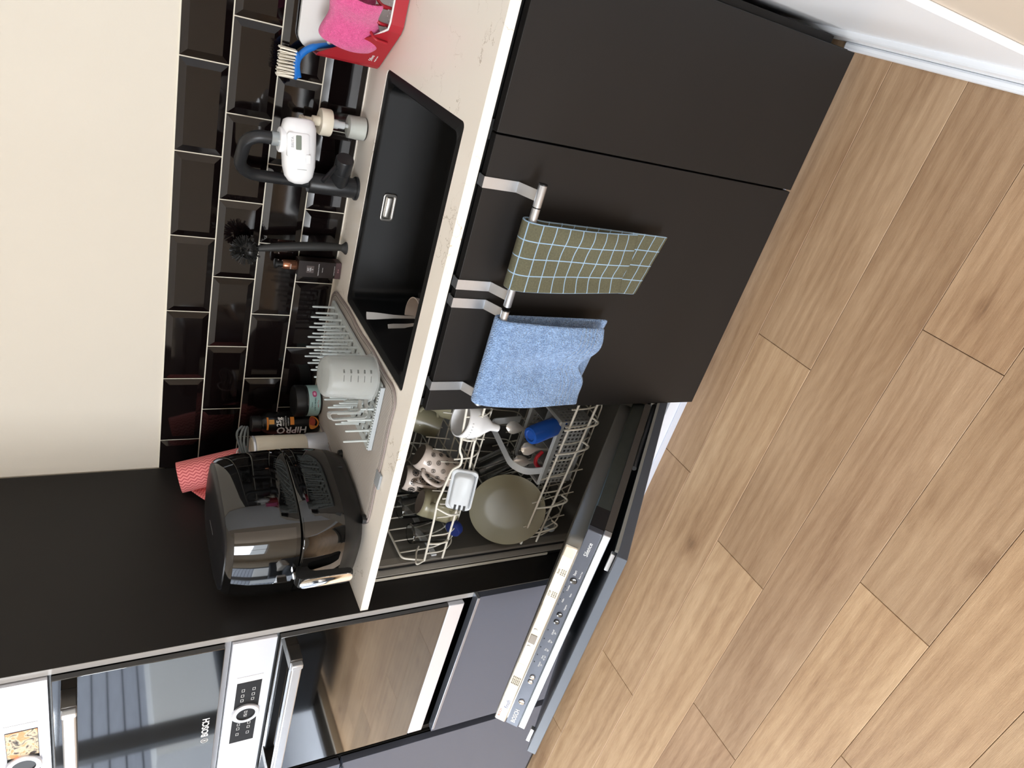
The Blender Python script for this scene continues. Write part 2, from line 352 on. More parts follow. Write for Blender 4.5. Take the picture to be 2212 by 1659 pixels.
# ---------------------------------------------------------------- room shell
ZC=.91; PX=.2025; PZ=.1022; TA=.0967; DY=.6227
def room():
    fl=struct(box('floor',(RX0-.13,RY0-.13,-.06),(RX1+.12,RY1+.1,-.012),mat('floor_underlay','33291f',.9)))
    rows=[(.515,[.1,1.32]),(.334,[-.23,.95]),(.153,[.66]),(-.028,[.38]),(-.21,[.839]),(-.392,[.286]),(-.573,[1.05]),(-.752,[.501]),(-.933,[.124])]
    L=1.2255; W=.1808; meshes={}
    tones={}
    rnd=random.Random(11)
    yb=.334+.1815*2; r=0
    starts={-1:.38,0:.38,1:.839,2:.286,3:1.05,4:.501,5:.124,6:.9,7:.3}
    fixed={(0,0):(.97,.95,.93),(0,1):(1.0,.98,.95),(1,0):(.97,.96,.95),(1,1):(1.12,1.12,1.1),(1,2):(1.13,1.13,1.1),(2,0):(.9,.88,.86),(2,1):(1.15,1.15,1.12),(3,0):(1.0,.98,.96),(3,1):(.93,.92,.92),(3,2):(1.0,.98,.98),(4,0):(.9,.89,.87),(4,1):(1.14,1.14,1.1),(5,0):(1.05,1.04,1.0),(5,1):(1.05,1.05,1.04),(5,2):(1.1,1.1,1.08)}
    top=-.028+.1815
    for r in range(-3,24):
        y1=top-.1815*r; y0=y1-.1813
        s=starts.get(r,rnd.uniform(-.5,1.2))
        if y1>RY1: continue
        k=-2
        x1=s+L*2
        i=-2
        while x1>RX0:
            a=max(x1-L+.0007,RX0); b=min(x1-.0007,RX1)
            if b-a>.02:
                key=round(b-a,4)
                if key not in meshes:
                    bm=bmesh.new(); bxs(bm,(-(b-a)/2,-W/2+.0001,-.012),((b-a)/2,W/2-.0001,0))
                    te=[e for e in bm.edges if all(v.co.z>-.001 for v in e.verts)]
                    bmesh.ops.bevel(bm,geom=te,offset=.0009,segments=1,affect='EDGES')
                    me=bpy.data.meshes.new('plank'); bm.to_mesh(me); bm.free(); me.materials.append(wood); meshes[key]=me
                o=bpy.data.objects.new('plank',meshes[key]); COL.objects.link(o); o.parent=fl
                o.location=Vector(((a+b)/2,(y0+y1)/2,0))-fl.location
                idx=i+1   # pieces right of joint s -> 0, left -> 1
                t=fixed.get((r,idx)); 
                if not t:
                    q=rnd.uniform(.9,1.12); t=(q,q*rnd.uniform(.98,1.0),q*rnd.uniform(.95,.99))
                o.color=(*t,1)
            x1-=L; i+=1
    # walls
    wb=struct(box('wall_back',(RX0,.6265,0),(RX1+.1,.74,RZ),cream))
    g=finish('grout',raw([(0,.6245,ZC-.02),(RX1,.6245,ZC-.02),(RX1,.6245,ZC+4*PZ+.003),(0,.6245,ZC+4*PZ+.003),(0,.6265,ZC-.02),(RX1,.6265,ZC-.02),(RX1,.6265,ZC+4*PZ+.003),(0,.6265,ZC+4*PZ+.003)],[(0,1,2,3),(4,7,6,5),(0,4,5,1),(1,5,6,2),(2,6,7,3),(3,7,4,0)]),grout,wb)
    meshes={}
    for row in range(4):
        x=TA-PX+(0 if row%2 else -PX/2)
        while x<RX1:
            a=max(x+.0015,.001); b=min(x+PX-.0015,RX1-.001)
            if b-a>.012:
                key=(round(b-a,4),a>x+.002,b<x+PX-.002)
                if key not in meshes:
                    w=(b-a)/2; h=PZ/2-.0015; bl=.0005 if key[1] else .015; br=.0005 if key[2] else .015; bz=.015
                    P=[(-w,.004,-h),(w,.004,-h),(w,.004,h),(-w,.004,h),(-w,0,-h),(w,0,-h),(w,0,h),(-w,0,h),
                       (-w+bl,-.0045,-h+bz),(w-br,-.0045,-h+bz),(w-br,-.0045,h-bz),(-w+bl,-.0045,h-bz)]
                    bm=raw(P,[(0,3,2,1),(0,1,5,4),(1,2,6,5),(2,3,7,6),(3,0,4,7),(4,5,9,8),(5,6,10,9),(6,7,11,10),(7,4,8,11),(8,9,10,11)])
                    bmesh.ops.recalc_face_normals(bm,faces=bm.faces)
                    me=bpy.data.meshes.new('tile'); bm.to_mesh(me); bm.free(); me.materials.append(tile_m); meshes[key]=me
                o=bpy.data.objects.new('tile',meshes[key]); COL.objects.link(o); o.parent=wb
                o.location=Vector(((a+b)/2,.6225,ZC+(row+.5)*PZ+.0005))-ORG[wb]
            x+=PX
    # right wall: white casing near the cabinets, beige beyond
    wr=struct(box('wall_right',(RX1+.005,RY0,0),(RX1+.12,RY1,RZ),beige))
    struct(box('trim_1',(RX1-.006,-.475,.1),(RX1+.005,.6,RZ),white_paint,bev=.002))
    bb=box('baseboard_right',(1.521,RY0,.0),(RX1+.005,.32,.105),white_paint,bev=.004); struct(bb)
    bd=box('floor_bead',(1.505,RY0,.0),(1.521,.088,.03),white_paint,bb,bev=.005)
    # wall towards the camera, with an added, unseen window; left wall with a glazed patio door
    wl=plate_holes('wall_left',[(RY0,0),(RY1,0),(RY1,RZ),(RY0,RZ)],[[(-2.75,.05),(-.55,.05),(-.55,2.2),(-2.75,2.2)]],0,.12,cream,M=Matrix(((0,0,-1,RX0),(1,0,0,0),(0,1,0,0),(0,0,0,1)))); struct(wl)
    wf=plate_holes('wall_front',[(RX0,0),(RX1,0),(RX1,RZ),(RX0,RZ)],[[(-1.5,1.0),(.9,1.0),(.9,2.6),(-1.5,2.6)]],0,.12,cream,M=Matrix(((1,0,0,0),(0,0,-1,RY0),(0,1,0,0),(0,0,0,1)))); struct(wf)
    struct(box('ceiling',(RX0,RY0,RZ),(RX1,RY1,RZ+.1),mat('ceiling_paint','e9e6df',.9)))
room()
# ---------------------------------------------------------------- cabinets, worktop, sink
YD=.02; ZB=.066; ZT=.863
def base_cabinet(name,label,x0,x1,dx0,dx1):
    t=thing(name,label,'cabinet',((x0+x1)/2,.3,0))
    boxes('carcass',[((x0,YD+.022,ZB),(x0+.018,.6,.887)),((x1-.018,YD+.022,ZB),(x1,.6,.887)),((x0+.018,YD+.022,ZB),(x1-.018,.6,ZB+.018)),((x0+.018,.585,ZB+.018),(x1-.018,.6,.887))],black_in,t)
    box('grip_rail',(x0+.018,YD+.03,.845),(x1-.018,YD+.045,.889),bk_pl,t)
    box('door',(dx0,YD,ZB),(dx1,YD+.019,ZT),black,t,bev=.0012)
    return t
base_cabinet('sink_cabinet','matt black sink base cabinet door carrying two towel rails',.594,1.1935,.5945,1.191)
base_cabinet('base_cabinet','narrow matt black base cabinet between the towel rail door and white skirting',1.1935,1.503,1.1945,1.5005)
tag(box('filler_panel',(1.504,.062,.10),(1.519,.6,.889),black,bev=.001),'narrow black filler strip between narrow cabinet and white wall casing','filler panel')
pl=box('plinth',(-.6,.092,0),(1.5,.108,.062),plinth_m); 
tag(pl,'pale white plinth board running along the floor under the base units','plinth')
bm_=box('seal_strip',(-.6,.088,.0),(1.5,.0925,.024),mat('plinth_seal_foil','c8cedb',.4),pl,bev=.001)
bm_.parent=pl
SX0,SX1,SY0,SY1=.617,1.193,.056,.498
def worktop():
    o=plate_holes('worktop',[(0.001,0),(RX1-.007,0),(RX1-.007,.621),(0.001,.621)],[rrect(SX0,SX1,SY0,SY1,.012)],ZC-.02,ZC,quartz)
    tag(o,'cream veined quartz worktop with a black inset sink','worktop')
    box('sealant_bead',(.002,.6175,ZC),(RX1-.008,.6235,ZC+.003),mat('white_sealant','e9e4d8',.5),o,bev=.001)
worktop()
def sink():
    t=thing('sink','black composite sink bowl set into the cream worktop','sink',((SX0+SX1)/2,(SY0+SY1)/2,.70))
    def ring(i,z,r=.014): 
        return [(x,y,z) for x,y in rrect(SX0+i,SX1-i,SY0+i,SY1-i,r)]
    rings=[ring(.0012,ZC-.003,.012),ring(.0012,ZC-.0015,.012),ring(.003,ZC-.0008,.012),ring(.022,ZC-.002,.02),ring(.026,ZC-.008,.025),ring(.03,ZC-.18,.03),ring(.045,ZC-.2,.03)]
    outer=[ring(.0,ZC-.021,.014),ring(.02,ZC-.024,.02),ring(.022,ZC-.20,.03),ring(.04,ZC-.208,.03)]
    bm=loft_bm(outer[::-1]+[ring(.0012,ZC-.020,.012)]+rings,cap=True)
    finish('bowl',bm,sink_m,t,40)
    # overflow cover on the back wall of the bowl
    cx=.887; yb=SY1-.029; z=.857; ov=mat('satin_overflow','a8a49e',.34,.9)
    def rr(a,b,r,y): return [(cx+x,y,z+q) for x,q in rrect(-a,a,-b,b,r)]
    loft('overflow_ring',[rr(.034,.017,.008,yb+.002),rr(.034,.017,.008,yb-.003),rr(.0315,.0145,.007,yb-.004),rr(.0285,.0115,.005,yb-.003),rr(.0285,.0115,.005,yb+.001)],ov,t)
    loft('overflow_cover',[rr(.025,.008,.003,yb+.001),rr(.025,.008,.003,yb-.003),rr(.024,.007,.003,yb-.004)],ov,t)
    lathe('drain',[(.0,.0),(.045,.0),(.045,.003),(.04,.004),(.038,.002),(0,.002)],steel,t,(.9,.28,ZC-.2),24)
sink()
# ---------------------------------------------------------------- oven tower
def tower():
    t=thing('oven_cabinet','tall matt black cabinet housing the two steel ovens','cabinet',(-.3,.3,0))
    box('side_panel',(-.018,-.004,.062),(0,.62,2.45),black,t,label='large plain black side panel facing the worktop')
    box('edge_band',(-.0175,-.0052,.062),(-.0006,-.0041,2.45),edge_grey,t)
    box('side_panel',(-.6,-.004,.062),(-.582,.62,2.45),black,t)
    boxes('carcass',[((-.582,.55,.062),(-.018,.6,2.45)),((-.582,.03,.594),(-.018,.55,.612)),((-.582,.03,1.2125),(-.018,.55,1.2265)),((-.582,.03,1.675),(-.018,.55,1.693)),((-.582,.03,.062),(-.018,.55,.08))],black_in,t)
    box('spacer_rail',(-.582,-.003,1.2125),(-.018,.03,1.2265),mat('grey_spacer_profile','8f8f92',.4,.4),t)
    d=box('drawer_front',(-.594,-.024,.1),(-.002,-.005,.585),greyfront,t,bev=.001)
    box('grip_profile',(-.575,-.030,.581),(.002,-.006,.590),mat('satin_grip_profile','aab2c0',.3,.9),d,bev=.001)
    box('upper_front',(-.594,-.024,1.675),(-.002,-.005,2.44),black,t,bev=.001)
tower()
def fridge_tower():
    t=thing('fridge_cabinet','tall blue-grey cabinet door left of the oven tower','cabinet',(-.95,.3,0))
    box('carcass',(-1.25,.0,.06),(-.622,.6,2.45),black_in,t)
    box('side_panel',(-.622,.02,.062),(-.602,.6,2.45),black,t)
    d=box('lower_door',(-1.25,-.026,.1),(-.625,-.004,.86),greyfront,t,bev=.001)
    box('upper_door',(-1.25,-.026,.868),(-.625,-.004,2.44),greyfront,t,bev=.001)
    box('grip_profile',(-1.25,-.034,.857),(-.64,-.006,.866),mat('satin_grip_profile_b','aab2c0',.3,.9),d,bev=.001)
fridge_tower()
def oven(name,label,z0,z1,hz,comp):
    t=thing(name,label,'oven',(-.3,-.02,z0))
    xa,xb=-.580,-.020; yF=-.014
    box('body',(xa,.0,z0),(xb,.5,z1),bk_pl,t)
    zc0=z1-.1
    p=box('control_panel',(xa,yF,zc0),(xb,.0,z1),steel_b,t,bev=.001)
    zg=z0+ (.048 if not comp else .0)
    d=box('door',(xa,yF-.006,zg),(xb,.0,zc0-.006),glass_black,t,bev=.0015,label='black mirror glass oven door')
    if not comp: 
        box('bottom_trim',(xa,yF-.005,z0),(xb,-.0,zg-.001),steel_b,t,bev=.003)
    # handle bar with two posts
    h=box('handle',(xa+.04,yF-.062,hz-.012),(xb-.04,yF-.04,hz+.013),steel,t,bev=.004)
    for x in (xa+.045,xb-.045):
        box('handle_post',(x-.012 if x<-.3 else x-.022,yF-.05,hz-.014),(x+.022 if x<-.3 else x+.012,yF-.0045,hz+.015),mat('dark_post_steel','5a5856',.35,1),h,bev=.002)
    box('handle_cap',(xb-.0545,yF-.0635,hz-.0135),(xb-.0395,yF-.0385,hz+.0145),steel,h,bev=.003)
    # display and dial
    cx=-.283; zc=(zc0+z1)/2; y=yF-.0006
    yf=yF-.0
    dm=mat('display_bezel','dcdcde',.3)
    box('display_bezel',(cx-.138,yF-.001,zc-.031),(cx+.138,yF+.001,zc+.031),dm,p)
    sc=box('display',(cx-.118,yF-.0016,zc-.029),(cx+.118,yF+.0005,zc+.029),screen,p)
    Mx=frame((cx,yF,zc),X,Z)
    lathe('dial',[(.023,0),(.023,.007),(.0225,.008),(.0315,.008),(.0335,.006),(.0335,0)],steel_b,p,M=Mx,segs=40,cap=False)
    lathe('dial_face',[(0,.0055),(.023,.0055),(.023,.0)],screen,p,M=Mx,segs=40,cap=False)
    return t,p,d,cx,zc,yF
t,p,d,cx,zc,yF=oven('built_in_oven','lower built-in oven with steel control strip and wide bar handle',.618,1.211,1.073,False)
text('clock','15:12',.011,(cx,yF-.0058,zc),X,Z,print_w,p)
for x in (-.085,-.062,-.045,.05,.068,.088):
    for z in (-.013,.012):
        boxes('icon',[((cx+x-.005,yF-.002,zc+z-.003),(cx+x+.005,yF-.0017,zc+z-.0022)),((cx+x-.005,yF-.002,zc+z+.003),(cx+x+.005,yF-.0017,zc+z+.0038)),((cx+x-.005,yF-.002,zc+z-.003),(cx+x-.0042,yF-.0017,zc+z+.0038)),((cx+x+.0042,yF-.002,zc+z-.003),(cx+x+.005,yF-.0017,zc+z+.0038))],print_w,p)
t,p,d,cx,zc,yF=oven('compact_oven','upper compact oven reflecting the garden in its glass door',1.228,1.667,1.530,True)
text('lettering','BOSCH',.022,(-.30,yF-.0064,1.252),X,Z,print_w,d,bold=.0004)
bm=lathe_bm([(.0085,0),(.0085,.0004),(.0075,.0004),(.0075,0)],24,frame((-.352,yF-.0063,1.252),X,Z),cap=False)
finish('emblem',bm,print_w,d)
boxes('emblem',[((-.3545,yF-.0066,1.246),(-.3535,yF-.0063,1.258)),((-.3505,yF-.0066,1.246),(-.3495,yF-.0063,1.258)),((-.3535,yF-.0066,1.2514),(-.3505,yF-.0063,1.2526))],print_w,d)

# picture shown on the compact oven's display
kd=N('display_picture'); tcd=kd.n('ShaderNodeTexCoord'); nzd=kd.n('ShaderNodeTexNoise',i_Scale=45.0,i_Detail=3.0,i_Distortion=1.5); kd.l(tcd.outputs['Object'],nzd.inputs['Vector'])
crd=kd.n('ShaderNodeValToRGB'); kd.l(nzd.outputs[0],crd.inputs[0]); ce=crd.color_ramp.elements
ce[0].position=.36; ce[0].color=(*lin('3a3330'),1); ce[1].position=.62; ce[1].color=(*lin('e08a5c'),1); q=ce.new(.5); q.color=(*lin('c9b79c'),1)
kd.l(crd.outputs[0],kd.b.inputs['Base Color']); kd.l(crd.outputs[0],kd.b.inputs['Emission Color']); kd.b.inputs['Emission Strength'].default_value=.5; kd.set(Roughness=.5); kd.b.inputs['Specular IOR Level'].default_value=.15
box('display_picture',(cx+.030,yF-.0021,zc-.028),(cx+.116,yF-.0014,zc+.028),kd.m,p)
# ---------------------------------------------------------------- dishwasher
def dishwasher():
    t=thing('dishwasher','built-in dishwasher with its door half open under the worktop','dishwasher',(.297,.3,.07))
    xa,xb,yf,yb,z0,z1=.004,.590,.085,.585,.11,.868
    boxes('casing',[((xa,yf,z0),(xa+.008,yb,z1)),((xb-.008,yf,z0),(xb,yb,z1)),((xa,yb-.008,z0),(xb,yb,z1)),((xa,yf+.05,.07),(xb,yb,z0))],mat('dark_casing_steel','3a3a38',.4,.7),t)
    # stainless tub with rounded corners: open towards the front
    def ring(y,i): return [(x,y,z) for x,z in rrect(xa+.010+i,xb-.010-i,z0+.012+i,z1-.004-i,.03+i*.2)]
    loft('tub',[ring(.135,.012),ring(.5,.014),ring(.53,.02),ring(.545,.05),ring(.545,.1)],dsteel,t,cap=False,smooth=60)
    bm=loft_bm([ring(.545,.1),ring(.5451,.2)],cap=True); finish('tub_back',bm,dsteel,t)
    loft('front_frame',[ring(.135,.012),ring(.112,.012),ring(.108,.006),ring(.088,.0),ring(.086,-.008)],mat('frame_steel','a6a29a',.4,.4),t,cap=False,smooth=30)
    loft('door_seal',[ring(.1085,.0085),ring(.1045,.0105),ring(.1005,.0085)],bk_pl,t,cap=False)
    for x0,x1 in ((xa-.002,xa+.007),(xb-.007,xb+.002)):
        box('side_seal',(x0,.082,.30),(x1,.104,.862),mat('cream_side_gasket','cfc9bb',.5),t,bev=.002)
    lathe('spray_arm_hub',[(.03,0),(.03,.02),(.02,.03),(0,.032)],gr_pl,t,(.3,.33,z0+.03),20)
    # door: local x along X, y into the machine, z up along the door (45 degrees open)
    Md=frame((0,0,.175),X,(0,.7071,.7071))
    d=finish('door',(lambda bm:(bxs(bm,(.008,.041,.02),(.588,.086,.622)),bevel_box(bm,.002,2),bmesh.ops.transform(bm,matrix=Md,verts=bm.verts),bm)[-1])(bmesh.new()),dark_metal,t)
    def db(name,lo,hi,m,bev=0,label=None): return box(name,lo,hi,m,d,bev=bev,M=Md,label=label)
    # inner stainless liner with raised lip
    def lr(i,y,r=.03,top=.655): return [Md@Vector((x,y,z)) for x,z in rrect(.03+i,.567-i,.0+i,top-i,r)]
    loft('inner_liner',[lr(0,.086),lr(0,.110),lr(.004,.115),lr(.02,.114),lr(.03,.098),lr(.035,.096)],dsteel,d,smooth=50)
    db('liner_edge',(.036,.088,.650),(.560,.1135,.6575),mat('satin_liner_steel','e6e0d2',.3,.85,var=.04),bev=.003)
    db('control_panel',(.002,.0565,.612),(.592,.0862,.628),mat('grey_control_fascia','585c66',.35,.5,var=.12,vscale=30),bev=.0015)
    db('trim_strip',(.004,.040,.608),(.592,.0555,.626),mat('aluminium_trim','c9cdd3',.4,.8),bev=.0015)
    db('side_cap',(.588,.056,.545),(.5925,.0855,.612),mat('black_side_cap','101014',.5))
    db('side_edge',(.588,.040,.02),(.5922,.0555,.607),mat('dark_grey_side_edge','4a4744',.5))
    pnl=db('furniture_panel',(.003,.0,-.085),(.594,.020,.672),mat('sheen_tinted_board','565d68',.38,spec=.5,var=.08,vscale=12),bev=.0012)  # black board; its bluish daylight sheen is put into the base colour
    db('panel_back_edge',(.588,.0195,-.02),(.5938,.026,.655),mat('grey_lipping','8a8c8a',.5))
    # hinge arms
    for x in (.03,.572):
        tube('hinge_arm',[Md@Vector((x,.030,-.05)),Md@Vector((x,.031,.12)),Md@Vector((x,.034,.32))],.006,mat('hinge_steel','8f9298',.4,.9),d,8)
        lathe('hinge_bush',[(.011,-.006),(.011,.03),(.008,.034),(0,.034)],mat('hinge_bush_steel','b9bcc0',.3,1),d,M=frame(Md@Vector((x,.034,-.035)),X,(0,-.707,.707)),segs=16)
    for z in (.60,.30): 
        pass
    for x in (.535,.004):
        db('mounting_bracket',(x,.021,.640),(x+.042,.030,.650),steel,bev=.001)
    # buttons and print on the control panel (top edge, z=.628)
    u=Vector((0,-.7071,.7071)); nin=Vector((0,.7071,.7071))
    def dp(x,y,z=.6282): return Md@Vector((x,y,z))
    for x in (.085,.155,.170,.345,.366,.462):
        r=.0075 if x in (.085,.462) else .0062
        yy=.0705 if x!=.462 else .072
        lathe('button',[(r,-.004),(r,.001),(r*.85,.002),(r*.5,.0012),(0,.0008)],chrome if x<.2 else mat('smoked_button','6d6e70',.12,1),d,M=frame(dp(x,yy),X,nin),segs=20)
    text('lettering','BOSCH',.014,dp(.035,.071),X,nin,print_w,d,bold=.0002)
    text('lettering','Silence',.0125,dp(.547,.070),X,nin,print_w,d)
    text('lettering','Start',.007,dp(.482,.075),X,nin,print_w,d)
    text('lettering','Reset 3 sec',.0042,dp(.482,.0635),X,nin,print_w,d)
    for x,s in ((.215,'Intensiv 70\u00b0'),(.238,'Auto 45\u00b0-65\u00b0'),(.262,'Eco 50\u00b0'),(.288,'Glas 40\u00b0'),(.315,'Schnell 29\u00b0')):
        text('lettering',s.replace(' ','\n'),.0052,dp(x,.066),X,nin,print_w,d)
        db('indicator',(x-.0012,.079,.6278),(x+.0012,.0812,.6286),print_k)
    for x,s in ((.39,'Hygiene'),(.405,'Halbe'),(.425,'Vario'),(.44,'Trocken')):
        text('lettering',s,.0048,dp(x,.066 if x in(.39,.425) else .076),X,nin,print_w,d)
        db('indicator',(x-.0012,.081,.6278),(x+.0012,.0825,.6286),print_k)
    # stickers on the pale liner edge (z=.6575)
    def lp(x,y): return Md@Vector((x,y,.6578))
    db('sticker',(.043,.0905,.6574),(.115,.1115,.6578),mat('white_label_paper','e9e4d8',.6))
    text('lettering','BOSCH',.0075,lp(.062,.107),X,nin,mat('red_print','c0392f',.6),d)
    text('lettering','finish',.013,lp(.095,.098),X,nin,mat('blue_print','2d4a86',.6),d)
    db('rating_plate',(.125,.0905,.6574),(.225,.1115,.6577),mat('cream_label_paper','ddd2bd',.6))
    for i in range(5): text('lettering','lllllll llll llllll ll llllll',.0038,lp(.172,.0935+.0036*i),X,nin,print_k,d,ext=.0001)
    db('latch',(.29,.095,.6570),(.315,.1095,.6588),mat('latch_plastic','8a8278',.4),bev=.001)
    for x in (.278,.328): lathe('screw',[(.0045,0),(.0045,.0006),(.003,.0009),(0,.0006)],steel,d,M=frame(lp(x,.104),X,nin),segs=14)
    db('sticker',(.405,.0905,.6574),(.535,.1115,.6577),mat('ivory_label_paper','e4dbc8',.6))
    for xx in (.435,.495):
        text('lettering','STOP' if xx<.45 else 'finish',.0062,lp(xx,.107),X,nin,print_k,d,ext=.0001)
        for i in range(3): text('lettering','llll llllll lll llll',.0034,lp(xx,.0935+.0038*i),X,nin,print_k,d,ext=.0001)
dishwasher()
def bent(P,r=.012,n=4):
    """polyline with rounded corners"""
    P=[Vector(p) for p in P]; out=[P[0]]
    for a,b,c in zip(P,P[1:],P[2:]):
        d1=(a-b); d2=(c-b); q=min(r,d1.length*.45,d2.length*.45); A=b+d1.normalized()*q; B=b+d2.normalized()*q
        for i in range(n+1):
            s=i/n; out.append(A*(1-s)**2+b*2*s*(1-s)+B*s*s)
    out.append(P[-1]); return out
def upper_rack():
    t=thing('upper_dish_rack','white wire upper dish rack holding mugs and glasses','dish rack',(.29,.3,.62))
    x0,x1,y0,y1=.038,.548,.1,.53
    tube('front_rail',bent([(x0,y0,.706),(.19,y0-.006,.716),(.255,y0-.01,.724),(.363,y0-.01,.709),(.372,y0-.01,.688),(.40,y0-.01,.69),(.418,y0-.008,.702),(x1,y0,.712)]),.0032,wire,t,8)
    tube('front_rail',bent([(x0,y0,.652),(.166,y0-.006,.657),(.36,y0-.006,.657),(.43,y0-.006,.665),(x1,y0,.662)]),.0032,wire,t,8)
    tube('rim_rail',bent([(x0,y0,.706),(x0,y0+.02,.765),(x0,y1-.02,.775),(x0,y1,.775),(x1,y1,.775),(x1,y0+.02,.765),(x1,y0,.712)]),.003,wire,t,8)
    L=[]
    for i in range(8):
        x=x0+.03+i*(x1-x0-.06)/7
        L.append(bent([(x,y0-.004,.708),(x,y0-.004,.655),(x,y0+.03,.615),(x,y1-.03,.615),(x,y1,.775)],.02))
    [tube('cross_wire',q,.0021,wire,t,6) for q in L]
    L=[]
    for i in range(9):
        y=y0+.04+i*(y1-y0-.07)/8
        L.append(bent([(x0,y,.768),(x0+.004,y,.66),(x0+.03,y,.613),(x1-.03,y,.613),(x1-.004,y,.66),(x1,y,.768)],.02))
    [tube('length_wire',q,.0021,wire,t,6) for q in L]
    for j,(xx,n) in enumerate(((.20,6),(.30,6),(.42,6))):
        [tube('tine',[(xx,y0+.03+k*.055,.615),(xx+.012,y0+.03+k*.055,.69)],.0019,wire,t,6) for k in range(n)]
    LL=[bent([(x0,y0,.706),(x0-.001,y0-.012,.735),(x0+.002,y0+.03,.72),(x0+.004,y0+.05,.705)]),bent([(.10,y0,.712),(.115,y0-.02,.69),(.115,y0-.015,.66),(.10,y0,.655)]),bent([(.235,y0-.008,.721),(.225,y0-.03,.69),(.215,y0-.02,.655)]),bent([(.45,y0,.705),(.455,y0-.018,.69),(.455,y0-.016,.672),(.45,y0,.664)])]
    for q in LL: tube('wire_loop',q,.0026,wire,t,8)
    t2=box('slide_runner',(x0-.010,y0+.02,.66),(x0-.004,y1,.675),lgr_pl,t)
    box('slide_runner',(x1+.004,y0+.02,.66),(x1+.010,y1,.675),lgr_pl,t)
upper_rack()
def lower_rack():
    t=thing('lower_dish_rack','white wire lower dish rack with plate tines and cutlery basket','dish rack',(.29,.3,.25))
    x0,x1,y0,y1=.048,.545,.1,.53
    tube('front_rail',bent([(x0,y0,.399),(x1,y0,.378)]),.0033,wire,t,8)
    tube('front_rail',bent([(x0,y0,.346),(x1,y0,.316)]),.0033,wire,t,8)
    tube('rim_rail',bent([(x0,y0,.399),(x0,y1,.40),(x1,y1,.40),(x1,y0,.378)]),.003,wire,t,8)
    L=[]
    for i in range(9):
        x=x0+.02+i*(x1-x0-.04)/8; L.append(bent([(x,y0,.395),(x,y0+.003,.335),(x,y0+.03,.262),(x,y1-.03,.262),(x,y1,.40)],.02))
    [tube('cross_wire',q,.0021,wire,t,6) for q in L]
    L=[]
    for i in range(9):
        y=y0+.04+i*(y1-y0-.07)/8; L.append(bent([(x0,y,.40),(x0+.01,y,.30),(x0+.03,y,.260),(x1-.03,y,.260),(x1-.01,y,.30),(x1,y,.40)],.02))
    [tube('length_wire',q,.0021,wire,t,6) for q in L]
    for xx in (.125,.215,.30):
        for k in range(7):
            y=y0+.018+k*.045
            tube('tine',[(xx,y,.262),(xx-.004,y-.006,.335),(xx-.012,y-.016,.41)],.0019,wire,t,6)
    L=[]
    for x in (.117,.214,.406,.487): L.append(bent([(x-.03,y0,.395),(x-.012,y0-.02,.36),(x+.004,y0-.026,.318),(x+.006,y0-.018,.305),(x+.01,y0,.318)],.008))
    [tube('wire_loop',q,.0027,wire,t,8) for q in L]
    for x in (x0-.006,x1+.006):
        for y in (y0+.06,y1-.06): lathe('wheel',[(.006,-.006),(.02,-.006),(.02,.006),(.006,.006)],gr_pl,t,M=frame((x,y,.262),Y,Z),segs=20)
lower_rack()
# ---------------------------------------------------------------- load of the dishwasher
def mug(name,label,base,rim,r,m,hdir,pat=None,col_base=None,group=None):
    """inverted mug: base centre (top) and rim centre (bottom)"""
    b=Vector(base); q=Vector(rim); ax=(q-b); h=ax.length; z=ax.normalized()
    hd=Vector(hdir); hd=(hd-z*hd.dot(z)).normalized(); yv=z.cross(hd)
    Mx=Matrix(((hd.x,yv.x,z.x,b.x),(hd.y,yv.y,z.y,b.y),(hd.z,yv.z,z.z,b.z),(0,0,0,1)))
    t=thing(name,label,'mug',tuple(q),group)
    body=finish('body',lathe_bm([(0,.002),(r*.8,.002),(r*.86,0),(r*.95,.003),(r,.012),(r*1.03,h*.6),(r*1.06,h),(r*1.0,h),(r*.96,h*.6),(r*.92,.012),(0,.008)],36,Mx,cap=False),m,t,40)
    P=[Mx@Vector(p) for p in spline([(r*.98,0,h*.2),(r*1.45,0,h*.22),(r*1.75,0,h*.42),(r*1.65,0,h*.68),(r*1.0,0,h*.82)],6)]
    tube('handle',P,.0055,m if not isinstance(m,list) else m[0],t,8)
    if col_base: finish('base_disc',lathe_bm([(0,-.0004),(r*.84,-.0004),(r*.84,.003),(0,.003)],30,Mx,cap=False),col_base,t,40)
    if pat:
        k=0
        for row in range(4):
            for c in range(9):
                a=2*PI*(c+.5*(row%2))/9; zz=h*(.2+row*.2); rr=r*1.035+.0003
                o=Mx@Vector((rr*math.cos(a),rr*math.sin(a),zz)); nrm=(Mx.to_3x3()@Vector((math.cos(a),math.sin(a),0)))
                xx=z.cross(nrm)
                if nrm.dot(Vector((.6,-.7,.5)))<.0: continue
                FM=frame(o,xx,z)
                if pat=='rings':
                    bm=lathe_bm([(.0064,-.0004),(.0064,.0005),(.0056,.0005),(.0056,-.0004)],16,FM,cap=False); lathe_bm([(.0036,-.0004),(.0036,.0005),(.003,.0005),(.003,-.0004)],12,FM,bm=bm,cap=False); lathe_bm([(.0012,-.0004),(.0012,.0005)],8,FM,bm=bm)
                else:
                    bm=bmesh.new()
                    for s in range(4):
                        aa=PI*s/4; bxs(bm,(-.0095,-.0006,-.0004),(.0095,.0006,.0006),FM@Matrix.Rotation(aa,4,'Z'))
                    lathe_bm([(.0098,-.0004),(.0098,.0006),(.0088,.0006),(.0088,-.0004)],12,FM,bm=bm,cap=False)
                finish('painted_motif',bm,print_k,body)
    return t
pinkw=mat('blush_white_glaze','d9cbc0',.2); olive=mat('olive_glaze','8b866e',.25,spec=.5); taupe=mat('taupe_bisque','8d837b',.7)
mug('mug','blush white mug with black ring pattern upside down in the upper rack',(.287,.25,.722),(.238,.215,.622),.036,pinkw,(-.2,-.6,.4),'rings',taupe,group='mugs in the upper rack')
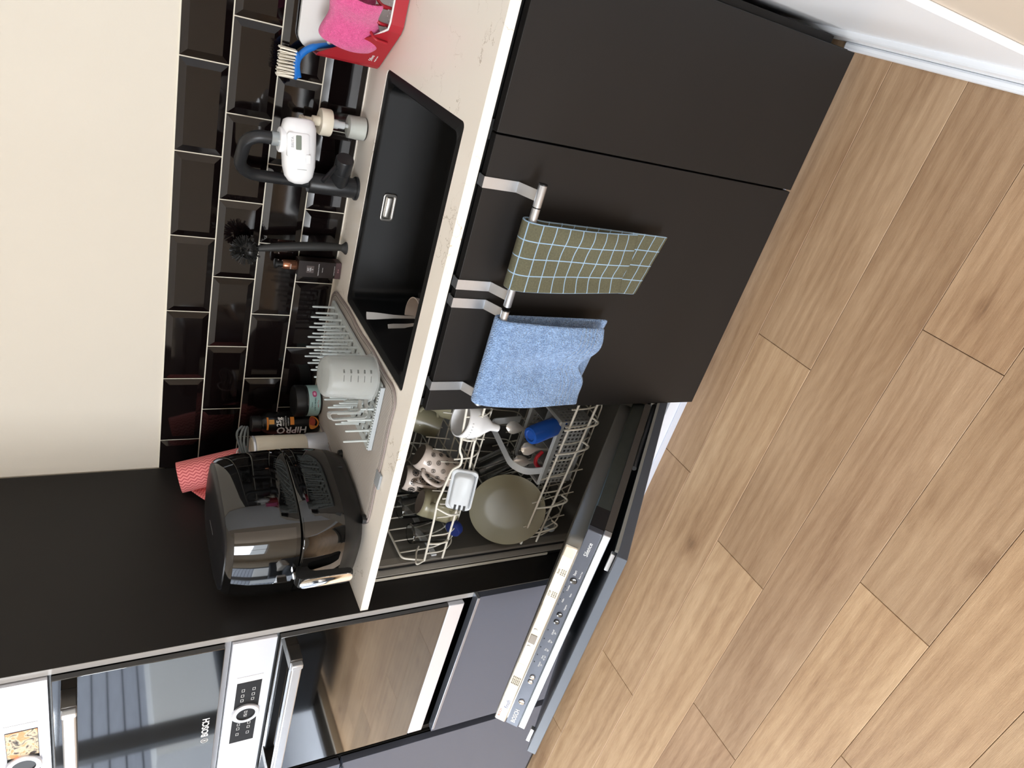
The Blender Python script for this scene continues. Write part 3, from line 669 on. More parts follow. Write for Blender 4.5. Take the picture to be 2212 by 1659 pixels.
mug('mug','blush white mug with black leaf star pattern behind the olive mug',(.178,.29,.728),(.165,.26,.622),.036,pinkw,(.3,-.6,.3),'stars',taupe,group='mugs in the upper rack')
mug('mug','plain olive mug upside down beside the drinking glasses',(.172,.19,.716),(.150,.165,.618),.038,olive,(.4,-.6,-.1),None,taupe,group='mugs in the upper rack')
mug('mug','olive cup at the back right of the upper rack',(.315,.40,.70),(.30,.37,.622),.043,olive,(.6,-.3,.2),None,None,group='mugs in the upper rack')
clear=mat('clear_glass','f4f6f6',.02,trans=1,ior=1.45)
for i,(x,y,l) in enumerate(((.075,.17,'nearest'),(.082,.265,'middle'),(.09,.36,'rear'))):
    t=lathe('drinking_glass',[(0,.0),(.027,.0),(.028,.002),(.033,.115),(.0312,.115),(.0265,.006),(0,.006)],clear,None,segs=28,M=Matrix.Translation((x,y,.732))@Matrix.Rotation(PI,4,'X'),cap=False)
    tag(t,{'nearest':'clear drinking glass upside down nearest the front left corner of the upper rack','middle':'clear drinking glass between two others along the left of the upper rack','rear':'clear drinking glass furthest back along the left of the upper rack'}[l],'glass','drinking glasses in the upper rack')
def plate():
    n=Vector((.22,-.84,.49)).normalized(); o=Vector((.150,.150,.452))
    t=lathe('dinner_plate',[(0,0),(.062,0),(.07,.002),(.104,.008),(.110,.013),(.110,.015),(.102,.0125),(.07,.006),(.06,.0045),(0,.004)],mat('olive_plate_glaze','75705a',.32,spec=.5),None,segs=64,M=frame(o,n.orthogonal(),n.cross(n.orthogonal())),cap=False)
    tag(t,'large olive green plate standing in the lower dish rack','plate')
plate()
def cutlery_basket():
    t=thing('cutlery_basket','grey perforated cutlery basket with raised handle in the lower rack','basket',(.36,.19,.29))
    x0,x1,y0,y1,z0,z1=.258,.470,.122,.262,.292,.402
    gm=mat('grey_basket_plastic','8b8c8b',.45)
    def wall(a,b,zz0,zz1,y,axis):
        n=max(3,int((b-a)/.0125)); st=(b-a)/n; holes=[]
        rows=6; hz=(zz1-zz0-.03)/rows
        for i in range(n):
            for j in range(rows): holes.append([(a+st*i+.003,zz0+.014+hz*j),(a+st*(i+1)-.003,zz0+.014+hz*j),(a+st*(i+1)-.003,zz0+.014+hz*(j+1)-.005),(a+st*i+.003,zz0+.014+hz*(j+1)-.005)])
        out=[(a,zz0),(b,zz0),(b,zz1),(a,zz1)]
        Mw=Matrix(((1,0,0,0),(0,0,-1,y),(0,1,0,0),(0,0,0,1))) if axis=='x' else Matrix(((0,0,1,y),(1,0,0,0),(0,1,0,0),(0,0,0,1)))
        return plate_holes('side_wall',out,holes,-.0012,.0012,gm,t,M=Mw)
    wall(x0,x1,z0,z1,y0,'x'); wall(x0,x1,z0,z1,y1,'x'); wall(y0,y1,z0,z1,x0,'y'); wall(y0,y1,z0,z1,x1,'y')
    boxes('divider',[((x0,(y0+y1)/2-.001,z0),(x1,(y0+y1)/2+.001,z1-.006))]+[((x0+.053*i,y0,z0),(x0+.053*i+.002,y1,z1-.012)) for i in (1,2,3)],gm,t)
    box('bottom',(x0,y0,z0-.002),(x1,y1,z0),gm,t)
    boxes('rim',[((x0-.002,y0-.003,z1-.006),(x1+.002,y0+.002,z1+.001)),((x0-.002,y1-.002,z1-.006),(x1+.002,y1+.003,z1+.001)),((x0-.003,y0,z1-.006),(x0+.002,y1,z1+.001)),((x1-.002,y0,z1-.006),(x1+.003,y1,z1+.001))],lgr_pl,t)
    hx=.305
    P=bent([(hx,y0-.001,z0+.07),(hx,y0-.001,.455),(hx+.004,y0+.03,.488),(hx+.05,y1+.03,.50),(hx+.055,y1+.03,.40)],.02,4)
    rings=[[p+Vector((-.011,0,0)),p+Vector((.011,0,0)),p+Vector((.011,.003,.002)),p+Vector((-.011,.003,.002))] for p in P]
    loft('handle',rings,lgr_pl,t)
cutlery_basket()
spoon_steel=mat('polished_cutlery_steel','f4f0ea',.25,.5)
def spoon(name,label,o,d,up,L=.17,group=None,bowl=True):
    """o: lower tip of the handle, d: direction towards the bowl"""
    d=Vector(d).normalized(); Mx=frame(o,d,up); 
    P=[(0,.009),(L*.1,.0085),(L*.35,.0045),(L*.62,.003),(L*.7,.006),(L*.78,.014),(L*.86,.0185),(L*.94,.0165),(L,.004)]
    rings=[]
    for x,w_ in P:
        dip=-.007*math.sin(max(0,(x-L*.66)/(L*.34))*PI) if x>L*.66 else 0
        rings.append([Mx@Vector(p) for p in ((x,-w_,0),(x,-w_*.5,dip*.8),(x,0,dip),(x,w_*.5,dip*.8),(x,w_,0),(x,w_*.5,dip*.8-.0014),(x,0,dip-.0016),(x,-w_*.5,dip*.8-.0014))])
    o_=loft(name,rings,spoon_steel,None,smooth=60); tag(o_,label,'spoon',group); return o_
spoon('spoon','steel spoon bowl up at the left of the cutlery basket',(.29,.16,.30),(.05,.12,1),(.84,.54,0),.165,'spoons in the cutlery basket')
spoon('spoon','steel spoon bowl up in the middle of the cutlery basket',(.345,.155,.30),(.02,.10,1),(.84,.54,.0),.16,'spoons in the cutlery basket')
spoon('spoon','steel spoon bowl up behind the basket divider',(.35,.225,.30),(.1,.15,1),(.84,.54,0),.175,'spoons in the cutlery basket')
spoon('spoon','dark reflecting spoon bowl up next to the blue bottle',(.40,.15,.30),(.05,.0,1),(.84,.54,0),.15,'spoons in the cutlery basket')
def blue_bottle():
    bl=mat('translucent_blue_plastic','2a62c8',.15,trans=.25,ior=1.3)
    n=Vector((-.12,-.25,.96)).normalized()
    t=finish('blue_bottle',lathe_bm([(0,0),(.012,0),(.012,.02),(.018,.03),(.026,.045),(.026,.118),(.023,.128),(.016,.130),(.013,.127),(0,.128)],32,frame((.452,.145,.366),n.orthogonal(),n.cross(n.orthogonal())),cap=False),bl,None,40)
    tag(t,'translucent blue plastic bottle upside down over the cutlery basket','bottle')
blue_bottle()
def pizza_wheel():
    t=thing('peeler','red handled peeler lying in the cutlery basket','peeler',(.33,.14,.39))
    tube('grip',spline([(.30,.135,.398),(.315,.14,.416),(.335,.143,.418),(.352,.147,.402)],5),.0055,mat('red_plastic_grip','b8222e',.35),t,8)
    tube('blade_loop',spline([(.306,.138,.398),(.318,.142,.41),(.333,.145,.41),(.345,.147,.4)],5),.002,chrome,t,6)
pizza_wheel()
def funnel():
    t=thing('funnel','white plastic funnel with printed scale hanging in the upper rack','funnel',(.47,.125,.60))
    ax=Vector((-.25,-.05,-.95)).normalized(); Mx=frame((.492,.125,.705),ax.orthogonal(),ax.cross(ax.orthogonal()))
    finish('cone',lathe_bm([(.042,0),(.045,.001),(.0445,.028),(.041,.045),(.012,.092),(.0095,.116),(.008,.116),(.0105,.092),(.039,.045),(.0425,.028),(.043,.001)],40,Mx,cap=False),wh_pl,t,40)
    for i in range(9):
        a=-1.2+i*.18; 
        o=Mx@Vector((.0447*math.cos(a),.0447*math.sin(a),.012+.001*i)); nr=Mx.to_3x3()@Vector((math.cos(a),math.sin(a),0))
        finish('scale_mark',(lambda bm:(bxs(bm,(-.0004,-.002,-.0003),(.0004,.002,.0004),frame(o,ax.cross(nr),ax)),bm)[1])(bmesh.new()),print_k,t)
funnel()
def clip_lid():
    t=thing('clip_lid','light grey plastic clip lid standing at the front of the upper rack','lid',(.3,.1,.63))
    Mx=frame((.298,.083,.668),(1,.05,.03),(0,.45,.9))
    def r(i,z): return [Mx@Vector((x,y,z)) for x,y in rrect(-.062+i,.062-i,-.034+i,.034-i,.014)]
    loft('lid_shell',[r(.004,-.004),r(0,-.002),r(0,.004),r(.003,.006),r(.007,.004),r(.010,.016),r(.014,.019)],lgr_pl,t,smooth=50)
    for i,y in enumerate((-.030,-.026)):
        tube('lid_groove',[Mx@Vector((-.05,y+.002,.0068)),Mx@Vector((.05,y+.002,.0068))],.001,mat('grey_silicone','8e9296',.6),t,6)
    boxes('hinge_slot',[((-.052,-.018+.012*k,.0185),(-.036,-.012+.012*k,.0199)) for k in range(3)],print_k,t,M=Mx)
clip_lid()
lid=lathe('bottle_cap',[(0,0),(.022,0),(.024,.003),(.024,.018),(.022,.021),(0,.021)],mat('navy_plastic','1b2a66',.35),None,segs=28,M=frame((.125,.13,.618),(1,.1,.3),(0,.8,.5)),cap=False)
tag(lid,'navy blue round cap resting in the upper rack','cap')
gl=lathe('tumbler',[(0,.0),(.030,.0),(.031,.002),(.035,.10),(.033,.10),(.029,.005),(0,.005)],clear,None,segs=28,M=frame((.235,.285,.40),(1,0,.5),(0,1,.1)),cap=False)
tag(gl,'clear ribbed tumbler tilted on its side behind the olive plate','glass')
bw=lathe('serving_bowl',[(0,0),(.03,0),(.032,.006),(.055,.03),(.062,.055),(.0595,.055),(.052,.031),(.028,.008),(0,.007)],olive,None,segs=40,M=frame((.42,.33,.69),(1,0,.2),(0,-1,.35)),cap=False)
tag(bw,'olive bowl tipped over at the right of the upper rack','bowl')
# ---------------------------------------------------------------- towel rails and towels
def towel_rail(label,xs,bx0,bx1,joint):
    t=thing('towel_rail',label,'towel rail',((bx0+bx1)/2,-.03,.77),'over-door towel rails')
    for x in xs:
        w_=.0105
        P=[(.0405,.846),(.0405,.8655),(.0185,.8655),(.0185,.792),(-.022,.768),(-.034,.768)]
        rings=[]
        for i,(y,z) in enumerate(P):
            a=Vector(P[max(0,i-1)]); b=Vector(P[min(len(P)-1,i+1)]); d=(b-a).normalized(); n=Vector((-d.y,d.x))*.0008
            rings.append([(x-w_,y+n.x,z+n.y),(x+w_,y+n.x,z+n.y),(x+w_,y-n.x,z-n.y),(x-w_,y-n.x,z-n.y)])
        loft('strap',rings,steel,t,smooth=None)
    lathe('bar',[(0,0),(.0075,0),(.0082,.001),(.0082,bx1-bx0-.001),(.0075,bx1-bx0),(0,bx1-bx0)],steel,t,M=frame((bx0,-.034,.772),(0,1,0),(0,0,1)),segs=20,cap=False)
    for x,m in ((bx0+joint,bk_pl),(bx1-.0012,bk_pl)):
        lathe('end_ring',[(.0088,0),(.0088,.0022),(.0,.0022)],m,t,M=frame((x,-.034,.772),(0,1,0),(0,0,1)),segs=20)
    return t
towel_rail('steel over-door towel rail with the olive checked towel',(1.104,.897),.880,1.130,.205)
towel_rail('steel over-door towel rail with the blue terry towel',(.857,.659),.645,.872,.008)
def towel(name,label,m,x0f,x1f,zf,zb,yoff,seed,amp,top=.782,layers=1,thick=.004):
    """cloth folded over the bar: from the back hem over the bar to the front hem"""
    rnd=random.Random(seed); nx=26; bm=bmesh.new(); uvl=bm.loops.layers.uv.new('UVMap')
    yb=-.034
    prof=[]   # (t along cloth, y, z-fraction marker)
    rows=[]
    ph=[rnd.uniform(0,6) for _ in range(4)]
    def fold(s,t): 
        return amp*(math.sin(s*7+ph[0]+t*1.3)*.5+math.sin(s*13+ph[1]-t*2)*.25+math.sin(s*4+ph[2]+t*4)*.35)
    path=[]
    nb=14; nf=26
    R=.0095+yoff
    for i in range(nb): path.append(('b',1-i/nb))
    for i in range(9): path.append(('t',PI*i/8))
    for i in range(1,nf+1): path.append(('f',i/nf))
    for kind,v in path:
        row=[]
        for j in range(nx+1):
            s=j/nx
            if kind=='b':
                z1=zb(s); x=x0f(s,-v)
                z=.772+(z1-.772)*v; y=yb+R-.002+abs(fold(s,v))*.4*v*.5
                y=min(y,.014)
            elif kind=='t':
                x=x0f(s,0); y=yb+R*math.cos(v); z=.772+R*1.05*math.sin(v)
            else:
                z1=zf(s); x=x0f(s,v); z=.772+(z1-.772)*v; y=yb-R-.003-fold(s,v)*min(1,v*2.2)-.004*math.sin(v*PI)
            row.append((x,y,z))
        rows.append(row)
    V=[[bm.verts.new(p) for p in r] for r in rows]
    Lc=[0]
    for a,b in zip(rows,rows[1:]): Lc.append(Lc[-1]+(Vector(a[nx//2])-Vector(b[nx//2])).length)
    W=[0]
    for j in range(nx): W.append(W[-1]+abs(rows[len(rows)//2][j+1][0]-rows[len(rows)//2][j][0]))
    for i in range(len(V)-1):
        for j in range(nx):
            f=bm.faces.new((V[i][j],V[i][j+1],V[i+1][j+1],V[i+1][j]))
            for lp,(a,b) in zip(f.loops,((i,j),(i,j+1),(i+1,j+1),(i+1,j))): lp[uvl].uv=(W[b],Lc[-1]-Lc[a])
    o=finish(name,bm,m,None,180)
    so=o.modifiers.new('thickness','SOLIDIFY'); so.thickness=thick; so.offset=0
    sb=o.modifiers.new('smooth','SUBSURF'); sb.levels=1; sb.render_levels=1
    return o
chk=check_material()
o=towel('tea_towel','',chk,lambda s,v:.922+.140*s+(-.004 if v<0 else .014*v*(1-s)+.004*v*s)+(.0 if v>0 else 0.006*v*0),None,lambda s:.525+.004*s,lambda s:.445-.030*s,.008,3,.0085)
tag(o,'olive green tea towel with a thin pale blue check on the rail','tea towel')
bt=weave_material('blue_terry','8aa9d2','4d6c9a',330,1.0)
def hem_bands(k):
    uv=k.n('ShaderNodeUVMap'); sp=k.n('ShaderNodeSeparateXYZ'); k.l(uv.outputs[0],sp.inputs[0])
    a=k.n('ShaderNodeMath',operation='PINGPONG'); a.inputs[1].default_value=.0045; k.l(sp.outputs[1],a.inputs[0])
    m1=k.n('ShaderNodeMapRange',i_From_Min=.058,i_From_Max=.060,i_To_Min=1.0,i_To_Max=0.0); k.l(sp.outputs[1],m1.inputs[0])
    m2=k.n('ShaderNodeMapRange',i_From_Min=.016,i_From_Max=.018); k.l(sp.outputs[1],m2.inputs[0])
    q=k.n('ShaderNodeMath',operation='MULTIPLY'); k.l(m1.outputs[0],q.inputs[0]); k.l(m2.outputs[0],q.inputs[1])
    h=k.n('ShaderNodeMath',operation='MULTIPLY'); k.l(a.outputs[0],h.inputs[0]); k.l(q.outputs[0],h.inputs[1])
    bp=k.n('ShaderNodeBump',i_Strength=.8,i_Distance=.5); k.l(h.outputs[0],bp.inputs['Height'])
    old=k.b.inputs['Normal'].links[0].from_socket; k.l(old,bp.inputs['Normal']); k.l(bp.outputs[0],k.b.inputs['Normal'])
hem_bands(bt)
o=towel('hand_towel','',bt.m,lambda s,v:.652+.203*s+(0 if v<=0 else -.006*v*(1-s)-.01*v*s*.6)+.0,None,lambda s:.520+.036*math.exp(-((s-.55)/.16)**2)+.004*s,lambda s:.515-.02*s,.005,8,.0125,thick=.007)
tag(o,'pale blue terry hand towel draped over the left steel rail','towel')
# ---------------------------------------------------------------- things on the worktop
def faucet():
    t=thing('faucet','matt black kitchen tap with curved spout behind the sink','tap',(.893,.565,ZC))
    lathe('base_ring',[(0,0),(.029,0),(.029,.004),(.027,.006),(0,.006)],tap_m,t,(.893,.565,ZC+.001),32,cap=False)
    lathe('body',[(.0245,.005),(.0245,.118),(.0225,.121),(.013,.122)],tap_m,t,(.893,.565,ZC),32)
    # spout: rises, bends over towards the right
    dx=Vector((.83,-.56,0)).normalized()
    def sp(a,z): return Vector((.893,.565,0))+dx*a+Vector((0,0,z))
    P=[sp(0,1.02),sp(0,1.06),sp(0.0,1.145)]
    P+= [sp(.048-.048*math.cos(a),1.145+.048*math.sin(a)) for a in [PI/2*i/6 for i in range(1,7)]]
    P+= [sp(.085,1.1925)]
    P+= [sp(.095+.036*math.sin(a),1.157+.036*math.cos(a)) for a in [PI/2*i/6 for i in range(1,7)]]
    P+= [sp(.131,1.142)]
    tube('spout',P,.0138,tap_m,t,18)
    # cartridge and lever
    ax=Vector((.85,-.42,.05)).normalized(); o=Vector((.893,.565,.958))
    Mx=frame(o,ax.orthogonal(),ax.cross(ax.orthogonal()))
    h=finish('cartridge',lathe_bm([(.0215,0),(.0215,.048),(.0205,.049),(.0205,.050),(.0215,.051),(.0215,.086),(.020,.089),(0,.089)],30,Mx,cap=False),tap_m,t,40)
    q=o+ax*.068+Vector((-.004,-.008,.02)); q2=q+Vector((-.03,-.028,.034))
    tube('lever',[q,q.lerp(q2,.5),q2],.0055,tap_m,h,12)
    return dx
dx=faucet()
def tap_filter():
    t=thing('tap_water_filter','white tap water filter with small grey display on the spout','water filter',(1.0,.49,1.05))
    e=Vector((.893,.565,0))+dx*.131          # end of the spout
    lathe('adapter',[(.0155,0),(.0155,.016),(.0145,.017),(.0,.017)],mat('clear_grey_adapter','9aa0a2',.2,.3),t,(e.x,e.y,1.1255),20)
    lathe('collar',[(.027,0),(.027,.012),(.025,.014),(0,.014)],wh_pl,t,(e.x,e.y,1.113),28)
    ax=Vector((-.93,-.30,-.05)).normalized(); c=Vector((e.x+.047,e.y+.014,1.092)); yv=Vector((0,0,1)); yv=(yv-ax*yv.dot(ax)).normalized(); zv=ax.cross(yv)
    P=[(0,.026,.020),(.004,.033,.026),(.02,.037,.031),(.05,.037,.033),(.075,.036,.033),(.10,.035,.032),(.122,.030,.028),(.134,.021,.019),(.139,.008,.007)]
    rings=[]
    for a,ry,rz in P:
        rr=[]
        for k in range(28):
            th=2*PI*k/28; cy_,sz=math.cos(th),math.sin(th)
            rr.append(c+ax*a+yv*(math.copysign(abs(cy_)**.75,cy_)*ry)+zv*(math.copysign(abs(sz)**.75,sz)*rz)-yv*.006)
        rings.append(rr)
    loft('housing',rings,wh_pl,t,smooth=50)
    tow=Vector((.5,-.72,.45))
    fz=zv if zv.dot(tow)>0 else -zv
    # face panel with display and lettering
    fx=-ax; fy=yv
    o=c+ax*.058+fz*.0325+yv*.001
    def fr(i,z): return [frame(o,fx,fy)@Vector((x,y,z)) for x,y in rrect(-.026+i,.026-i,-.023+i,.025-i,.007)]
    loft('face_panel',[fr(0,-.012),fr(0,.0005),fr(.002,.002)],wh_pl,t,smooth=40)
    o2=c+ax*.052+fz*.0346+yv*.002
    def dr(i,z): return [frame(o2,fx,fy)@Vector((x,y,z)) for x,y in rrect(-.015+i,.015-i,-.006+i,.006-i,.002)]
    loft('display',[dr(0,-.001),dr(0,.0004)],mat('lcd_grey','7d857b',.3),t)
    text('lettering','BRITA',.0085,o2+yv*.013+fz*.0004,fx,fy,mat('pale_grey_print','b9bcc0',.5),t)
    loft('selector_tab',[[frame(c+ax*.085+fz*.031-yv*.018,fx,fy)@Vector((x,y,z)) for x,y in rrect(-.009,.009,-.005,.005,.002)] for z in (-.01,.006)],wh_pl,t)
    # cartridge cap at the right end
    tube('seam',[c+ax*.108+yv*(.033*math.cos(a)-.006)+fz*(.0315*math.sin(a)) for a in [PI*i/12 for i in range(13)]],.0005,gr_pl,t,6)
tap_filter()
def soap():
    t=thing('soap_dispenser','clear soap dispenser with cream pump behind the sink','soap dispenser',(1.036,.577,ZC))
    gl=mat('clear_acrylic','f2f4f4',.03,trans=1,ior=1.3)
    lathe('bottle',[(0,.001),(.0262,.001),(.0275,.003),(.0275,.085),(.0262,.085),(.0262,.004),(0,.004)],gl,t,(1.036,.577,ZC),36,cap=False)
    lathe('liquid_soap',[(0,.0045),(.026,.0045),(.026,.044),(0,.044)],mat('milky_soap','f0efe6',.4),t,(1.036,.577,ZC),36,cap=False)
    p=lathe('collar',[(.0295,.085),(.0305,.087),(.0305,.108),(.029,.111),(.0,.111)],cr_pl,t,(1.036,.577,ZC),36)
    lathe('pump_neck',[(.011,.11),(.011,.128),(.006,.13),(.006,.145),(.0,.145)],cr_pl,p,(1.036,.577,ZC),20)
    lathe('pump_stem',[(.0045,.035),(.0045,.05),(.0085,.053),(.0085,.066),(.0105,.069),(.0105,.086)],wh_pl,p,(1.036,.577,ZC),18)
    box('nozzle',(1.030,.53,ZC+.145),(1.042,.588,ZC+.157),cr_pl,p,bev=.003)
soap()
def dish_brush():
    t=thing('dish_brush','black dish brush standing upright on its suction foot','brush',(.733,.566,ZC))
    P=spline([(.733,.566,.913),(.733,.566,.95),(.728,.566,1.02),(.719,.566,1.09),(.712,.566,1.128)],5)
    R=[.0075+.004*math.sin(PI*min(1,i/(len(P)-1))) for i in range(len(P))]
    tube('handle',P,R,mat('black_rubber_handle','2a2a29',.55),t,14)
    lathe('suction_foot',[(0,0),(.0165,0),(.0165,.002),(.011,.008),(.0078,.015),(0,.015)],mat('black_rubber_foot','303030',.6),t,(.733,.566,ZC+.0005),24,cap=False)
    c=Vector((.706,.562,1.158)); rnd=random.Random(2)
    ax=Vector((-.25,-.35,.9)).normalized()
    hd=finish('brush_head',lathe_bm([(0,-.03),(.012,-.029),(.024,-.018),(.026,-.004),(.02,.006),(0,.008)],24,frame(c,ax.orthogonal(),ax.cross(ax.orthogonal())),cap=False),bk_pl,t,60)
    bm=bmesh.new()
    for i in range(190):
        zz=rnd.uniform(-.75,1); a=rnd.uniform(0,2*PI); s=math.sqrt(max(0,1-zz*zz))
        u=ax.orthogonal().normalized(); v=ax.cross(u)
        d=(u*math.cos(a)+v*math.sin(a))*s+ax*zz; b=c+d*.018
        tube_bm([b,b+d*rnd.uniform(.014,.02)],.0012,5,bm=bm)
    o=finish('bristles',bm,mat('black_nylon','1c1c1c',.45),t); o['kind']='stuff'
dish_brush()
def gift_box():
    x0,x1,y0,y1=.640,.683,.574,.612
    bxm=mat('dark_brown_carton','1f1614',.4,spec=.4)
    t=thing('carton','small dark brown carton with white print beside the brush','carton',((x0+x1)/2,(y0+y1)/2,ZC))
    Mr=Matrix.Translation(((x0+x1)/2,(y0+y1)/2,0))@Matrix.Rotation(math.radians(6),4,'Z')@Matrix.Translation((-(x0+x1)/2,-(y0+y1)/2,0))
    b=box('box_body',(x0,y0,ZC+.001),(x1,y1,1.022),bxm,t,bev=.0008,M=Mr)
    box('base_band',(x0-.0002,y0-.0003,ZC+.0012),(x1+.0002,y1,ZC+.016),mat('plum_band','4a3336',.45),t,M=Mr)
    fx=Mr.to_3x3()@Vector(X); cx=(x0+x1)/2
    def fp(dx_,z): return Mr@Vector((cx+dx_,y0-.0006,z))
    for i,s in enumerate(('RIT','UAL','S..')): text('logo',s.replace('.',''),.0058,fp(0,.997-.0055*i),fx,Z,print_w,b)
    loft('logo_frame',[[fp(x,z)-Vector((0,k,0)) for x,z in q] for k,q in ((0,[(-.0095,.9825),(.0095,.9825),(.0095,1.0015),(-.0095,1.0015)]),(.0002,[(-.0095,.9825),(.0095,.9825),(.0095,1.0015),(-.0095,1.0015)]))],mat('plum_grey_print','4e4442',.6),b)
    text('lettering','THE RITUAL OF KARMA',.0030,fp(0,.970),fx,Z,print_w,b); text('lettering','body cream',.0026,fp(0,.960),fx,Z,print_w,b); text('lettering','holy lotus & white tea',.0028,fp(0,.929),fx,Z,print_w,b)
    text('lettering','60 ml',.0045,fp(0,.9185),fx,Z,mat('rose_print','b98d8d',.6),b)
    u=thing('small_bottle','tiny copper bottle with black cap on top of the dark carton','bottle',(.664,.594,1.0225))
    lathe('bottle_body',[(0,0),(.0115,0),(.0125,.002),(.0125,.032),(.0105,.036),(0,.036)],mat('copper_lacquer','9c6a52',.22,.8),u,(.664,.594,1.0225),24,cap=False)
    lathe('bottle_cap',[(.0075,.036),(.0075,.049),(.0125,.050),(.0125,.055),(.011,.056),(0,.056)],bk_pl,u,(.664,.594,1.0225),20)
    text('lettering','RITUALS',.0035,(.664,.5812,1.040),X,Z,print_w,u)
gift_box()
def drying_mat():
    x0,x1,y0,y1=.205,.607,.068,.604
    k=N('grey_waffle_microfibre'); tc=k.n('ShaderNodeTexCoord'); mp=k.n('ShaderNodeMapping'); mp.inputs['Rotation'].default_value=(0,0,.78); k.l(tc.outputs['Object'],mp.inputs[0])
    ck=k.n('ShaderNodeTexChecker',i_Scale=230.0); k.l(mp.outputs[0],ck.inputs[0]); ck.inputs[1].default_value=(*lin('b3aca4'),1); ck.inputs[2].default_value=(*lin('99928b'),1)
    k.l(ck.outputs[0],k.b.inputs['Base Color']); k.set(Roughness=.95); bp=k.n('ShaderNodeBump',i_Strength=.6,i_Distance=.001); k.l(ck.outputs[1],bp.inputs['Height']); k.l(bp.outputs[0],k.b.inputs['Normal'])
    t=thing('drying_mat','grey microfibre drying mat with piped edge under the dish rack','mat',((x0+x1)/2,(y0+y1)/2,ZC))
    def wob(P): return [(x+.003*math.sin(y*31),y+.002*math.sin(x*40)) for x,y in P]
    base=wob([p for p in rrect(x0,x1,y0,y1,.045,10)])
    def dens(L,n=6):
        out=[]
        for i in range(len(L)):
            a=Vector(L[i]); b=Vector(L[(i+1)%len(L)])
            m=n if (a-b).length>.05 else 1
            for j in range(m): out.append(tuple(a.lerp(b,j/m)))
        return out
    base=wob(dens(rrect(x0,x1,y0,y1,.045,10),14))
    def ring(s,z): 
        cx,cy=(x0+x1)/2,(y0+y1)/2
        return [(cx+(x-cx)*(1-s/.2),cy+(y-cy)*(1-s/.27),z) for x,y in base]
    loft('mat_pad',[ring(.002,ZC+.0006),ring(.0,ZC+.002),ring(.004,ZC+.005),ring(.02,ZC+.0055),ring(.05,ZC+.0055)],k.m,t,smooth=60)
    tube('piping',[(x,y,ZC+.0035) for x,y,_ in ring(-.001,0)],.0024,mat('mauve_grey_piping','8d827e',.8),t,8,closed=True)
    tube('stitching',[(x,y,ZC+.0054) for x,y,_ in ring(.006,0)],.0007,mat('dark_stitch','6f6763',.8),t,5,closed=True)
    tg=box('care_tag',(.352,.050,ZC+.0008),(.392,.078,ZC+.0065),mat('clear_plastic_tag','c9cfd3',.15,trans=.5),t,bev=.0008)
drying_mat()
def drying_rack():
    x0,x1,y0,y1=.405,.588,.128,.562; z=ZC+.0065
    t=thing('dish_drainer','pale grey plastic drainer with upright prongs on the drying mat','drainer',((x0+x1)/2,(y0+y1)/2,z))
    gm=mat('pale_grey_drainer_plastic','b9c0bf',.4)
    holes=[]
    nx,ny=6,14
    for i in range(nx):
        for j in range(ny):
            a=x0+.012+i*(x1-x0-.024)/nx; b=y0+.012+j*(y1-y0-.024)/ny
            w_=(x1-x0-.024)/nx-.010; h=(y1-y0-.024)/ny-.014
            holes.append([(a+.005,b+.007),(a+.005+w_,b+.007),(a+.005+w_,b+.007+h),(a+.005,b+.007+h)])
    plate_holes('tray',rrect(x0,x1,y0,y1,.012),holes,z+.004,z+.008,gm,t)
    box('front_skirt',(x0+.004,y0-.0015,z+.0002),(x1-.004,y0+.004,z+.0105),mat('grey_skirt_plastic','aab0b3',.5),t,bev=.001)
    for i in range(22):
        pass
    boxes('serrated_edge',[((x0+.008+i*.0076,y0-.001,z+.0112),(x0+.0115+i*.0076,y0+.003,z+.0135)) for i in range(22)],gm,t)['kind']='stuff'
    prong=None; k=0
    for i in range(6):
        for j in range(12):
            x=x0+.018+i*.0302; y=y0+.02+j*.0355
            if math.hypot(x-.578,y-.178)<.058 and not math.hypot(x-.578,y-.178)<.030: continue
            if y<.30 and x<.44 and j%2: continue
            if prong is None:
                prong=lathe('prong',[(.0045,0),(.0032,.006),(.0026,.05),(.0024,.056),(.0012,.058),(0,.0582)],gm,t,(x,y,z+.0078),10,cap=False); p0=(x,y)
            else: copy_obj(prong,(x-p0[0],y-p0[1],0),t)
drying_rack()
